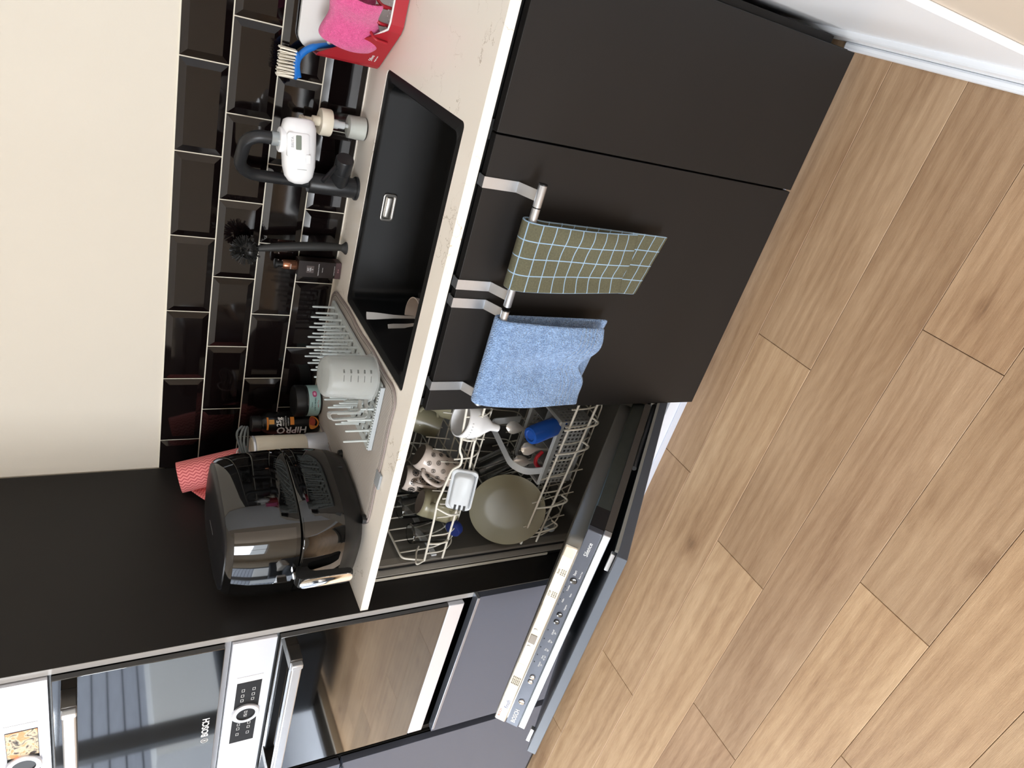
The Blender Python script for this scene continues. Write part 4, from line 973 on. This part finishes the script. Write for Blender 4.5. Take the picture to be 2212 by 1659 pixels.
def jug():
    cx,cy,zr,h=.580,.178,.936,.112
    t=thing('measuring_jug','translucent plastic measuring jug upside down on the drainer','jug',(cx,cy,zr))
    pm=mat('frosted_polypropylene','e4e7e5',.25,trans=.72,ior=1.2,spec=.4)
    Mx=Matrix.Translation((cx,cy,zr))@Matrix.Rotation(math.radians(5),4,Vector((.5,.85,0)))
    finish('jug_body',lathe_bm([(.0535,0),(.0545,.002),(.051,.004),(.046,h-.008),(.041,h-.001),(.036,h),(.0,h-.002),(.0,h-.0035),(.036,h-.002),(.0405,h-.004),(.0445,h-.009),(.0495,.003)],48,Mx,cap=False),pm,t,50)
    hd=Vector((-.86,-.42,0)).normalized(); sd=Vector((-hd.y,hd.x,0))
    P=bent([hd*.05+Vector((0,0,.006)),hd*.090+Vector((0,0,.004)),hd*.096+Vector((0,0,.088)),hd*.080+Vector((0,0,.094)),hd*.078+Vector((0,0,.022)),hd*.051+Vector((0,0,.020))],.010,4)
    rings=[[Mx@(p+sd*s*.008+hd*q) for s,q in ((-1.3,0),(1.3,0),(1.3,.0035),(-1.3,.0035))] for p in P]
    loft('jug_handle',rings,pm,t,smooth=40)
    # spout lip
    ld=-hd
    finish('pouring_lip',loft_bm([[Mx@(ld*.052+sd*.012*s+Vector((0,0,z)) + ld*o) for s,o,z in ((-1,0,.001),(0,.010,.0),(1,0,.001),(1,-.003,.014),(0,-.001,.016),(-1,-.003,.014))][:6] for _ in (0,)]+[[Mx@(ld*.049+sd*.011*s+Vector((0,0,z))+ld*o) for s,o,z in ((-1,0,.001),(0,.010,.0),(1,0,.001),(1,-.003,.014),(0,-.001,.016),(-1,-.003,.014))]],cap=False),pm,t,50)
    fd=Vector((.72,-.69,0)); 
    for i,(zz,s) in enumerate(((.02,'500'),(.035,'400'),(.05,'300'),(.066,'200'),(.082,'100'))):
        r=.0505-.045*zz+.0008; o=Mx@(fd*r+Vector((0,0,zz))); xd=Mx.to_3x3()@Vector((.69,.72,0)); yd=Mx.to_3x3()@Vector((0,0,-1))
        text('scale_print',s,.006,o,-xd,yd,print_k,t); 
        o2=Mx@(Vector((.45,-.89,0))*r+Vector((0,0,zz)))
        finish('scale_mark',(lambda bm:(bxs(bm,(-.007,-.0004,0),(.007,.0004,.0003),frame(o2,-(Mx.to_3x3()@Vector((.89,.45,0))),yd)),bm)[1])(bmesh.new()),print_k,t)
jug()
def jar():
    x,y=.262,.560; t=thing('cosmetic_jar','black lidded jar with pale teal label on the mat','jar',(x,y,ZC+.006))
    lathe('jar_body',[(0,0),(.041,0),(.044,.003),(.044,.040),(.042,.043),(0,.043)],bk_pl,t,(x,y,ZC+.0062),40,cap=False)
    lb=lathe('label_band',[(.0442,.006),(.0446,.006),(.0446,.038),(.0442,.038)],mat('pale_teal_label','a3c3c1',.5),t,(x,y,ZC+.0062),48,cap=False)
    lathe('jar_lid',[(.043,.043),(.0455,.045),(.0455,.068),(.043,.072),(0,.072)],mat('black_ribbed_lid','141414',.45),t,(x,y,ZC+.0062),40)
    def on(a,z,r=.0448): return Vector((x+r*math.cos(a),y+r*math.sin(a),ZC+.0062+z)),Vector((-math.sin(a),math.cos(a),0))
    for a,z,s,sz,c in ((-1.25,.030,'barbers',.005,'31504f'),(-1.22,.021,'HAIR & BEARD',.0058,'3c5c5b'),(-1.2,.013,'wax 75 g',.0055,'c26a73')):
        o,xd=on(a,z); text('lettering',s,sz,o,xd,Z,mat('label_print',c,.6),lb)
    o,xd=on(-.55,.022); loft('badge',[[frame(o,xd,Z)@Vector((p[0],p[1],q)) for p in rrect(-.009,.009,-.006,.006,.0058)] for q in (-.002,.0005)],mat('magenta_badge','b44a78',.5),lb)
    loft('badge_core',[[frame(o,xd,Z)@Vector((p[0],p[1],q)) for p in rrect(-.0045,.0045,-.003,.003,.0028)] for q in (-.001,.0008)],mat('pink_badge','e2a9c4',.5),lb)
jar()
def protein():
    x,y=.192,.553; t=thing('drink_bottle','black protein drink bottle with orange fruit print','bottle',(x,y,ZC))
    bmat=mat('black_bottle_sleeve','0b0c0d',.2,spec=.5)
    b=lathe('bottle_body',[(0,.001),(.029,.001),(.032,.005),(.0325,.03),(.0318,.08),(.0325,.13),(.031,.146),(.024,.158),(.021,.162),(0,.162)],bmat,t,(x,y,ZC),40,cap=False)
    lathe('bottle_cap',[(.021,.162),(.0225,.163),(.0225,.186),(.021,.188),(0,.188)],bk_pl,t,(x,y,ZC),30)
    # wrapped print: everything is on the side facing the sink corner
    def on(a,z,r=.0329): return Vector((x+r*math.cos(a),y+r*math.sin(a),ZC+z)),Vector((-math.sin(a),math.cos(a),0))
    def patch(name,a0,a1,z0,z1,m,r=.0328,n=8):
        V=[];Fc=[]
        for i in range(n+1):
            a=a0+(a1-a0)*i/n
            for z in (z0,z1):
                for q in (r,r+.0003): V.append((x+q*math.cos(a),y+q*math.sin(a),ZC+z))
        bm=loft_bm([[V[4*i],V[4*i+1],V[4*i+3],V[4*i+2]] for i in range(n+1)]); return finish(name,bm,m,b,60)
    org=mat('orange_print','d8852f',.45); mango=mat('mango_print','c9792c',.4,var=.5,vscale=60)
    # HiPRO runs up the bottle letter by letter along the curved side
    a=-1.62
    o,xd=on(a,.082,.0334); text('lettering','HiPRO',.031,o,Z,-xd,mat('silver_print','cfcfcf',.4),b,bold=.0006,sx=.95)
    o,xd=on(-.86,.118,.0334); text('lettering','25g',.018,o,xd,Z,print_w,b,bold=.0005)
    for i,s in enumerate(('PROTEIN','MANGO FLAVOUR','no added sugar')): 
        o,xd=on(-.86,.106-.0065*i,.0334); text('lettering',s,.0058 if i==0 else .0038,o,xd,Z,print_w,b)
    patch('orange_band',-1.6,-.4,.146,.151,org,.0312); patch('orange_tab',-1.05,-.65,.131,.145,mat('amber_print','dca04f',.45),.0326)
    patch('orange_tab',-1.15,-.45,.076,.087,org)
    # mango picture
    o,xd=on(-1.05,.022,.0335)
    loft('mango_print',[[frame(o,xd,Z)@Vector((.019*math.cos(q),.014*math.sin(q)+.002*math.cos(2*q),zz-abs(math.cos(q))**2*.006)) for q in [2*PI*i/24 for i in range(24)]] for zz in (-.002,.0004)],mango,b)
    loft('mango_blush',[[frame(o,xd,Z)@Vector((.003+.014*math.cos(q),.003+.009*math.sin(q),zz-abs(math.cos(q))**2*.003)) for q in [2*PI*i/20 for i in range(20)]] for zz in (-.001,.0007)],mat('mango_blush_print','9c3d2a',.4,var=.4,vscale=80),b)
protein()
def blender_and_cord():
    x,y=.178,.447; t=thing('hand_mixer_jar','cream and steel appliance standing behind the air fryer','appliance',(x,y,ZC))
    lathe('housing',[(0,.06),(.037,.06),(.040,.065),(.041,.19),(.039,.2),(.036,.203),(0,.203)],cr_pl,t,(x,y,ZC),36,cap=False)
    lathe('steel_base',[(0,.0005),(.041,.0005),(.043,.004),(.042,.05),(.040,.06),(0,.06)],steel_b,t,(x,y,ZC),36,cap=False)
    lathe('top_ring',[(.0405,.196),(.0418,.199),(.0405,.203)],steel_b,t,(x,y,ZC),36,cap=False)
    c=thing('power_cord','grey coiled power cord tied with a white twist tie','cord',(x,y,ZC+.204))
    zz=ZC+.204
    P=[]
    rnd=random.Random(3)
    for i in range(3):
        s=.010*i; 
        P+=[(.118-.002*i,.43+s*.4,zz+.008+s*.4),(.165,.425+s*.5,zz+.010+s*.5),(.215+.004*i,.44+s,zz+.022+s*.8),(.238+.003*i,.47,zz+.014+s*.6),(.222,.485-s*.3,zz+.006+s*.8),(.17,.462+s*.2,zz+.006+s),(.125,.45,zz+.008+s*.7)]
    tube('cable',spline(P,6),.0030,rubber,c,8)
    tube('twist_tie',spline([(.168,.418,zz+.006),(.165,.43,zz+.034),(.168,.468,zz+.03),(.168,.47,zz+.004),(.166,.44,zz+.0015)],5,True),.0015,wh_pl,c,6,closed=True)
blender_and_cord()
def wipes_roll():
    a=Vector((.135,.505,.955)); b=Vector((.050,.512,1.278)); ax=(b-a); L=ax.length; r=.042
    t=thing('cleaning_cloth_roll','pink roll of zigzag cleaning cloths leaning behind the air fryer','cloth roll',tuple(a))
    Mx=frame(a,ax.orthogonal(),ax.cross(ax.orthogonal())); z=ax.normalized()
    zig=zigzag_material()
    def sheet(name,pts,par):
        bm=bmesh.new(); uv=bm.loops.layers.uv.new('UVMap'); V=[]; n=24; s=0; S=[0]
        for p,q in zip(pts,pts[1:]): s+=(Vector(p[:2])-Vector(q[:2])).length; S.append(s)
        for p in pts: V.append([bm.verts.new(Mx@Vector((p[0],p[1],p[2]+(p[3]-p[2])*k/n))) for k in range(n+1)])
        for i in range(len(V)-1):
            for k in range(n):
                f=bm.faces.new((V[i][k],V[i+1][k],V[i+1][k+1],V[i][k+1]))
                for lp,(ii,kk) in zip(f.loops,((i,k),(i+1,k),(i+1,k+1),(i,k+1))): lp[uv].uv=(S[ii],L*kk/n)
        o=finish(name,bm,zig,par,60); m=o.modifiers.new('thickness','SOLIDIFY'); m.thickness=.0012; m.offset=0; return o
    sheet('outer_layer',[(r*math.cos(q),r*math.sin(q),0,L) for q in [2*PI*i/48 for i in range(49)]],t)
    # free end of the cloth hanging off the roll towards the front left
    inv=Mx.inverted().to_3x3(); ex=inv@Vector((-1,0,0)); ex.z=0; ex.normalize(); ey=inv@Vector((0,-1,0)); ey.z=0; ey=(ey-ex*ey.dot(ex)).normalized()
    pts=[]
    for i in range(13):
        s=i/12; p=ex*(r+.001-.010*s*s)+ey*(.098*s)
        pts.append((p.x,p.y,.10,L*(.965-.16*s)))
    sheet('loose_flap',pts,t)
    finish('core_end',lathe_bm([(0,0),(.040,0),(.040,L-.003),(.016,L-.003),(.014,L-.02),(0,L-.02)],40,Mx,cap=False),mat('pale_pink_layers','e8b5b0',.9),t,40)
wipes_roll()
def air_fryer():
    cx,cy=.150,.205; t=thing('air_fryer','glossy black air fryer with chrome handle next to the oven cabinet','air fryer',(cx,cy,ZC))
    ang=math.radians(-6); ca,sa=math.cos(ang),math.sin(ang)
    def ring(rx,ry,z,ex=3.2,n=56,dz=0,dy=0):
        out=[]
        for k in range(n):
            th=2*PI*k/n; c,s=math.cos(th),math.sin(th)
            x=math.copysign(abs(c)**(2/ex),c)*rx; y=math.copysign(abs(s)**(2/ex),s)*ry+dy
            out.append(Vector((cx+x*ca-y*sa,cy+x*sa+y*ca,z+dz*(y/ry))))
        return out
    base=mat('black_satin_base','131313',.3)
    loft('base',[ring(.112,.135,ZC+.010),ring(.120,.146,ZC+.014),ring(.129,.158,ZC+.045),ring(.131,.161,ZC+.062)],base,t,smooth=60)
    for sx,sy in ((-1,-1),(1,-1),(1,1),(-1,1)): lathe('foot',[(0,0),(.011,0),(.012,.004),(.010,.014),(0,.014)],bk_pl,t,(cx+sx*.098*ca-sy*.115*sa,cy+sx*.098*sa+sy*.115*ca,ZC+.0003),16,cap=False)
    loft('lower_shell',[ring(.1312,.1612,ZC+.060),ring(.135,.166,ZC+.09),ring(.1365,.168,ZC+.13),ring(.1362,.1675,ZC+.160),ring(.1345,.1655,ZC+.162)],bk_gl,t,smooth=45)
    loft('upper_shell',[ring(.1345,.1655,ZC+.164),ring(.1362,.1675,ZC+.166),ring(.1355,.1665,ZC+.21),ring(.1315,.162,ZC+.27),ring(.1245,.153,ZC+.312),ring(.119,.147,ZC+.322),ring(.117,.145,ZC+.322)],bk_gl,t,smooth=45)
    loft('top_lid',[ring(.1168,.1448,ZC+.318),ring(.115,.143,ZC+.3245),ring(.10,.125,ZC+.329),ring(.05,.06,ZC+.332)],mat('black_satin_lid','17171a',.38),t,smooth=60)
    # drawer front and control panel sit proud of the shell
    def arc(rx,ry,z,t0,t1,ex,n,off):
        out=[]
        for k in range(n+1):
            th=t0+(t1-t0)*k/n; c,s=math.cos(th),math.sin(th)
            x=math.copysign(abs(c)**(2/ex),c)*(rx+off); y=math.copysign(abs(s)**(2/ex),s)*(ry+off)
            out.append(Vector((cx+x*ca-y*sa,cy+x*sa+y*ca,z)))
        return out
    def shell(name,levels,t0,t1,off,m):
        A=[arc(rx,ry,z,t0,t1,3.2,30,off) for rx,ry,z in levels]; B=[arc(rx-.006,ry-.006,z,t0,t1,3.2,30,0) for rx,ry,z in levels]
        rings=[a+b[::-1] for a,b in zip(A,B)]
        o=finish(name,loft_bm(rings),m,t,35); return o
    f0,f1=-PI/2-1.02,-PI/2+1.02
    dr=shell('drawer',[(.1312,.1612,ZC+.064),(.135,.166,ZC+.09),(.1365,.168,ZC+.13),(.1362,.1675,ZC+.158)],f0,f1,.0025,bk_gl)
    shell('control_panel',[(.136,.1672,ZC+.176),(.1355,.1665,ZC+.21),(.1315,.162,ZC+.27),(.1255,.1545,ZC+.308)],-PI/2-.85,-PI/2+.85,.0022,mat('black_mirror_panel','030303',.02,spec=.8,coat=1))
    # handle on the drawer
    fd=Vector((sa,-ca,0)); rd=Vector((ca,sa,0)); o=Vector((cx,cy,0))+fd*.168
    def hp(a,b,z): return o+rd*a+fd*b+Vector((0,0,z))
    Ph=[(.0,1.072),(.018,1.077),(.040,1.072),(.046,1.05),(.046,.985),(.040,.966)]
    rings=[]
    for i,(b,z) in enumerate(Ph):
        w_=.0135; rings.append((b,z,w_))
    def hr(b,z,dz): 
        pass
    prof=[(-.004,1.078),(.022,1.084),(.034,1.077),(.0365,1.064),(.0365,.962),(.032,.953),(.022,.953),(.019,.965),(.019,1.040),(.013,1.052),(-.004,1.054)]
    V=[[hp(s*.018,b,z) for b,z in prof] for s in (-1,1)]
    bm=bmesh.new(); L=[bm.verts.new(p) for p in V[0]]; Rr=[bm.verts.new(p) for p in V[1]]
    bm.faces.new(L[::-1]); bm.faces.new(Rr)
    for i in range(len(prof)): bm.faces.new((L[i],L[(i+1)%len(prof)],Rr[(i+1)%len(prof)],Rr[i]))
    bmesh.ops.bevel(bm,geom=list(bm.edges),offset=.002,segments=2,affect='EDGES')
    h=finish('handle',bm,bk_pl,dr,40)
    Mh=frame(hp(0,.0372,1.014),rd,Z)
    loft('handle_trim',[[Mh@Vector((x,y,z)) for x,y in rrect(-.0165,.0165,-.062,.062,.0155)] for z in (-.001,.0016)]+[[Mh@Vector((x,y,.002)) for x,y in rrect(-.0155,.0155,-.061,.061,.0145)]],chrome,h,smooth=30)
    loft('release_button',[[hp(x,.009+y*.8,z) for x,y in rrect(-.0065,.0065,-.010,.010,.004)] for z in (1.080,1.0855)],chrome,h)
    for i in range(5):
        z=ZC+.03+i*.0
        a=.25+.11*i; x=.1305*math.cos(a); y=.160*math.sin(a)
        n=Vector((math.cos(a),math.sin(a)*.8,0)); pp=Vector((cx+x*ca-y*sa,cy+x*sa+y*ca,ZC+.04))
        finish('vent_slot',(lambda bm:(bxs(bm,(-.0015,-.012,-.001),(.0015,.012,.0015),frame(pp,n.cross(Vector(Z)),Z)),bm)[1])(bmesh.new()),print_k,t)
    boxes('lid_mark',[((cx-.002,cy-.03,ZC+.3318),(cx-.0005,cy+.02,ZC+.3326))],mat('grey_mark','6a6a6a',.4),t)
air_fryer()
def caddy():
    t=thing('sink_caddy','red and white sink caddy at the right of the sink','caddy',(1.26,.5,ZC))
    red=mat('red_plastic','a3202b',.38); wp=mat('white_caddy_plastic','dcdad6',.35)
    # outline of the red sleeve on the worktop
    def out(i=0): return [(1.178+i,.612-i),(1.178+i,.562),(1.184+i*.7,.550+i*.8),(1.272,.448+i),(1.286,.440+i),(1.50,.430+i),(1.515-i,.445),(1.515-i,.612-i)]
    H=[(1.186,.612,.135),(1.186,.560,.112)]
    def zt(x,y): return ZC+.030+max(0,min(1,(y-.462)/.085))*.112
    A=out(0); B=out(.003)
    bm=bmesh.new()
    a0=[bm.verts.new((x,y,ZC+.002)) for x,y in A]; a1=[bm.verts.new((x,y,zt(x,y))) for x,y in A]
    b0=[bm.verts.new((x,y,ZC+.002)) for x,y in B]; b1=[bm.verts.new((x,y,zt(x,y))) for x,y in B]
    n=len(A)
    for i in range(n):
        j=(i+1)%n
        bm.faces.new((a0[i],a0[j],a1[j],a1[i])); bm.faces.new((b0[j],b0[i],b1[i],b1[j])); bm.faces.new((a1[i],a1[j],b1[j],b1[i])); bm.faces.new((a0[j],a0[i],b0[i],b0[j]))
    finish('red_sleeve',bm,red,t)
    # white inner tray with drain dots
    C=[(1.200,.535),(1.275,.452),(1.29,.445),(1.50,.436),(1.51,.45),(1.51,.600),(1.192,.600),(1.192,.56)]
    bm=bmesh.new(); v=[bm.verts.new((x,y,ZC+.016)) for x,y in C]; bm.faces.new(v); r=bmesh.ops.extrude_face_region(bm,geom=list(bm.faces)); bmesh.ops.translate(bm,verts=[e for e in r['geom'] if isinstance(e,bmesh.types.BMVert)],vec=(0,0,-.008))
    finish('inner_tray',bm,wp,t)
    tube('tray_rim',[(x,y,zt(x,y)+.001 if y<.56 else ZC+.03) for x,y in [(1.248,.480),(1.275,.450),(1.29,.443),(1.50,.434)]],.0025,wp,t,8)
    dot=None
    for i in range(14):
        for j in range(5):
            x=1.235+i*.012+(.006 if j%2 else 0); y=.460+j*.013
            if y<.448+max(0,(1.272-x))*1.2+.008: continue
            if dot is None: dot=lathe('drain_dot',[(.0024,0),(.0018,.001),(0,.0014)],wh_pl,t,(x,y,ZC+.016),8,cap=False); p0=(x,y)
            else: copy_obj(dot,(x-p0[0],y-p0[1],0),t)
    # white back part
    def w(x,y,z): return (x,y,z)
    loft('back_panel',[[(x,y,z) for x,z in rrect(1.182,1.5,ZC+.01,ZC+.176,.03)] for y in (.6,.6115)],wp,t,smooth=40)
    tube('cloth_bar',bent([(1.215,.600,ZC+.09),(1.205,.545,ZC+.128),(1.33,.47,ZC+.128),(1.49,.47,ZC+.128),(1.49,.600,ZC+.09)],.03,5),.004,wp,t,10)
    # red wire divider
    for k in range(3):
        x=1.245+k*.034
        tube('divider_loop',bent([(x,.474+.0*k,ZC+.02),(x+.002,.468,ZC+.050),(x+.022,.49,ZC+.062),(x+.030,.512,ZC+.045),(x+.03,.515,ZC+.018)],.010,5),.0034,red,t,10)
    fx=Vector((1.272-1.184,.448-.550,0)).normalized()
    text('lettering','5five',.012,Vector((1.2034,.5275,ZC+.030))+Vector((-.757,-.653,0))*.0012,fx,Z,print_w,t)
    text('lettering','simply smart',.0045,Vector((1.2034,.5275,ZC+.020))+Vector((-.757,-.653,0))*.0012,fx,Z,print_w,t)
caddy()
def pink_cloth():
    pk=weave_material('pink_microfibre','e8619b','c93f7c',520,.7)
    # cloth folded over the caddy bar: two hanging leaves
    rows=[]; n=16; m=22
    for i in range(m+1):
        v=i/m; row=[]
        for j in range(n+1):
            s=j/n
            px=1.228+.105*s; py=.532-.072*s       # along the bar (diagonal corner of the caddy)
            nx_,ny_=-.60,-.80
            if v<.38:   # back leaf
                k=(.38-v)/.38; off=.020-.002*k; z=ZC+.128-k*.075
                px2=px-nx_*off; py2=py-ny_*off
            elif v<.52:
                a=PI*(v-.38)/.14; off=.020*math.cos(a); z=ZC+.128+.022*math.sin(a); px2=px-nx_*off; py2=py-ny_*off
            else:
                k=(v-.52)/.48; off=-.020-.010*math.sin(k*PI)-.004*math.sin(s*9); z=ZC+.128-k*(.086+.012*math.sin(s*5))
                px2=px-nx_*off-.004*k; py2=py-ny_*off+.003*k
            row.append((px2,py2,z+.004*math.sin(s*8+v*3)))
        rows.append(row)
    o=loft('dish_cloth',rows,pk.m,None,cap=False,smooth=180,closed_u=False)
    md=o.modifiers.new('thickness','SOLIDIFY'); md.thickness=.005; md.offset=0
    sb=o.modifiers.new('smooth','SUBSURF'); sb.levels=1; sb.render_levels=2
    tag(o,'bright pink microfibre cloth folded over the red caddy','cloth')
pink_cloth()
def blue_brush():
    t=thing('washing_up_brush','blue washing-up brush with white bristles in the caddy','brush',(1.2,.58,ZC+.02))
    bl=mat('blue_plastic','1f6fc4',.3)
    P=spline([(1.225,.585,ZC+.03),(1.205,.583,ZC+.10),(1.190,.582,ZC+.145),(1.172,.58,ZC+.168),(1.150,.576,ZC+.178),(1.122,.572,ZC+.172)],6)
    tube('handle',P,[.006]*12+[.0075]*(len(P)-12),bl,t,12)
    c=Vector((1.148,.576,ZC+.178)); 
    hx=Vector((.92,.1,.05)).normalized()
    loft('head',[[frame(c+Vector((0,0,dz)),hx,(0,1,0))@Vector((x,y,0)) for x,y in rrect(-.032*k,.028*k,-.010*k,.010*k,.008*k)] for dz,k in ((-.006,.8),(0,1),(.005,.97))],bl,t,smooth=50)
    rnd=random.Random(5); bm=bmesh.new()
    for i in range(9):
        for j in range(4):
            x=-.027+.054*i/8; y=-.007+.0047*j
            b=c+Vector((x,y,.004)); d=Vector((x*.35,y*.8,1)).normalized()
            for k in range(4):
                e=b+Vector((rnd.uniform(-.0015,.0015),rnd.uniform(-.001,.001),0)); tube_bm([e,e+d*rnd.uniform(.032,.038)+Vector((rnd.uniform(-.002,.002),rnd.uniform(-.002,.002),0))],.0009,5,bm=bm)
    o=finish('bristles',bm,mat('white_nylon','e9e2d2',.5),t); o['kind']='stuff'
blue_brush()
def sink_cup():
    x,y,z=.662,.327,ZC-.2
    t=lathe('cup',[(0,0),(.03,0),(.032,.003),(.048,.07),(.051,.086),(.0485,.086),(.045,.07),(.029,.006),(0,.005)],mat('pale_beige_ceramic','d6c7bb',.3),None,(x,y,z+.0005),40,cap=False)
    tag(t,'pale beige cup holding two spoons in the sink','cup')
    spoon('spoon','long steel spoon standing tall in the cup in the sink',(.672,.308,ZC+.012),(-.05,.10,-.99),(.84,.54,0),.205,'spoons in the sink cup')
    spoon('spoon','shorter steel spoon leaning lower in the cup in the sink',(.645,.300,ZC-.045),(.10,.12,-.98),(.84,.54,0),.145,'spoons in the sink cup')
sink_cup()
# ---------------------------------------------------------------- beyond the frame: what the ovens and tiles mirror, plus an added window
def outside():
    fr=mat('anthracite_window_frame','4b4d50',.45)
    d=thing('patio_door','anthracite framed glazed patio door in the left wall','door',(RX0-.06,-1.65,.05)); 
    y0,y1,z0,z1=-2.75,-.55,.05,2.2; xw=RX0-.06
    boxes('door_frame',[((xw-.03,y0,z0),(xw+.03,y0+.07,z1)),((xw-.03,y1-.07,z0),(xw+.03,y1,z1)),((xw-.03,y0,z1-.07),(xw+.03,y1,z1)),((xw-.03,y0,z0),(xw+.03,y1,z0+.06)),((xw-.03,-2.12,z0),(xw+.03,-1.98,z1)),((xw-.03,-1.33,z0),(xw+.03,-1.25,z1))],fr,d)
    f=thing('added_window','added unseen white window opposite the kitchen, letting in fill light','window',(-1.8,RY0-.06,1.0))  # window added around the front fill light, none known there
    x0,x1,a,b=-1.5,.9,1.0,2.6; yw=RY0-.06
    boxes('sash',[((x0,yw-.03,a),(x0+.06,yw+.03,b)),((x1-.06,yw-.03,a),(x1,yw+.03,b)),((x0,yw-.03,a),(x1,yw+.03,a+.06)),((x0,yw-.03,b-.06),(x1,yw+.03,b)),(((x0+x1)/2-.04,yw-.03,a),((x0+x1)/2+.04,yw+.03,b))],white_paint,f)
    g=box('patio_ground',(-9,-6,-.12),(RX0-.13,3,-.05),mat('pale_paving','b9bcc4',.7,var=.1,vscale=4)); struct(g)
    fn=thing('garden_fence','dark grey timber fence of horizontal boards across the patio','fence',(-6.2,-2.5,-.05))
    bm_=mat('grey_fence_board','b3b8c4',.7,var=.2,vscale=5,aniso=(1,1,9))
    for i in range(14):
        z=.0+i*.148
        box('board',(-6.22,-6,z),(-6.19,2.2,z+.132),bm_,fn)
    box('backing',(-6.35,-6,-.05),(-6.3,2.2,2.05),mat('dark_fence_backing','26282c',.9),fn)
    pb=box('planter_box',(-5.3,-4.6,-.05),(-4.7,-2.75,1.02),mat('white_render','dfe1e4',.7)); tag(pb,'white rendered garden planter box in front of the fence','planter')
    # invented seat, stands in for jeans and grey fur mirrored in the lower oven
    s=thing('stand_in_sofa','invented dark blue seat with grey fleece, standing in for mirrored jeans and fur','stand_in_sofa',(-2.9,-2.6,0))
    bl=mat('dark_blue_upholstery','2a3038',.85,var=.2,vscale=30)
    box('seat',(-3.2,-3.3,.12),(-2.55,-1.9,.46),bl,s,bev=.05,seg=4)
    box('backrest',(-3.28,-3.3,.12),(-3.1,-1.9,.72),bl,s,bev=.05,seg=4)
    fl=weave_material('grey_fleece','a7a29c','6f6a66',60,1.0)
    box('fleece',(-3.05,-2.9,.44),(-2.5,-2.05,.56),fl.m,s,bev=.03,seg=4)
outside()
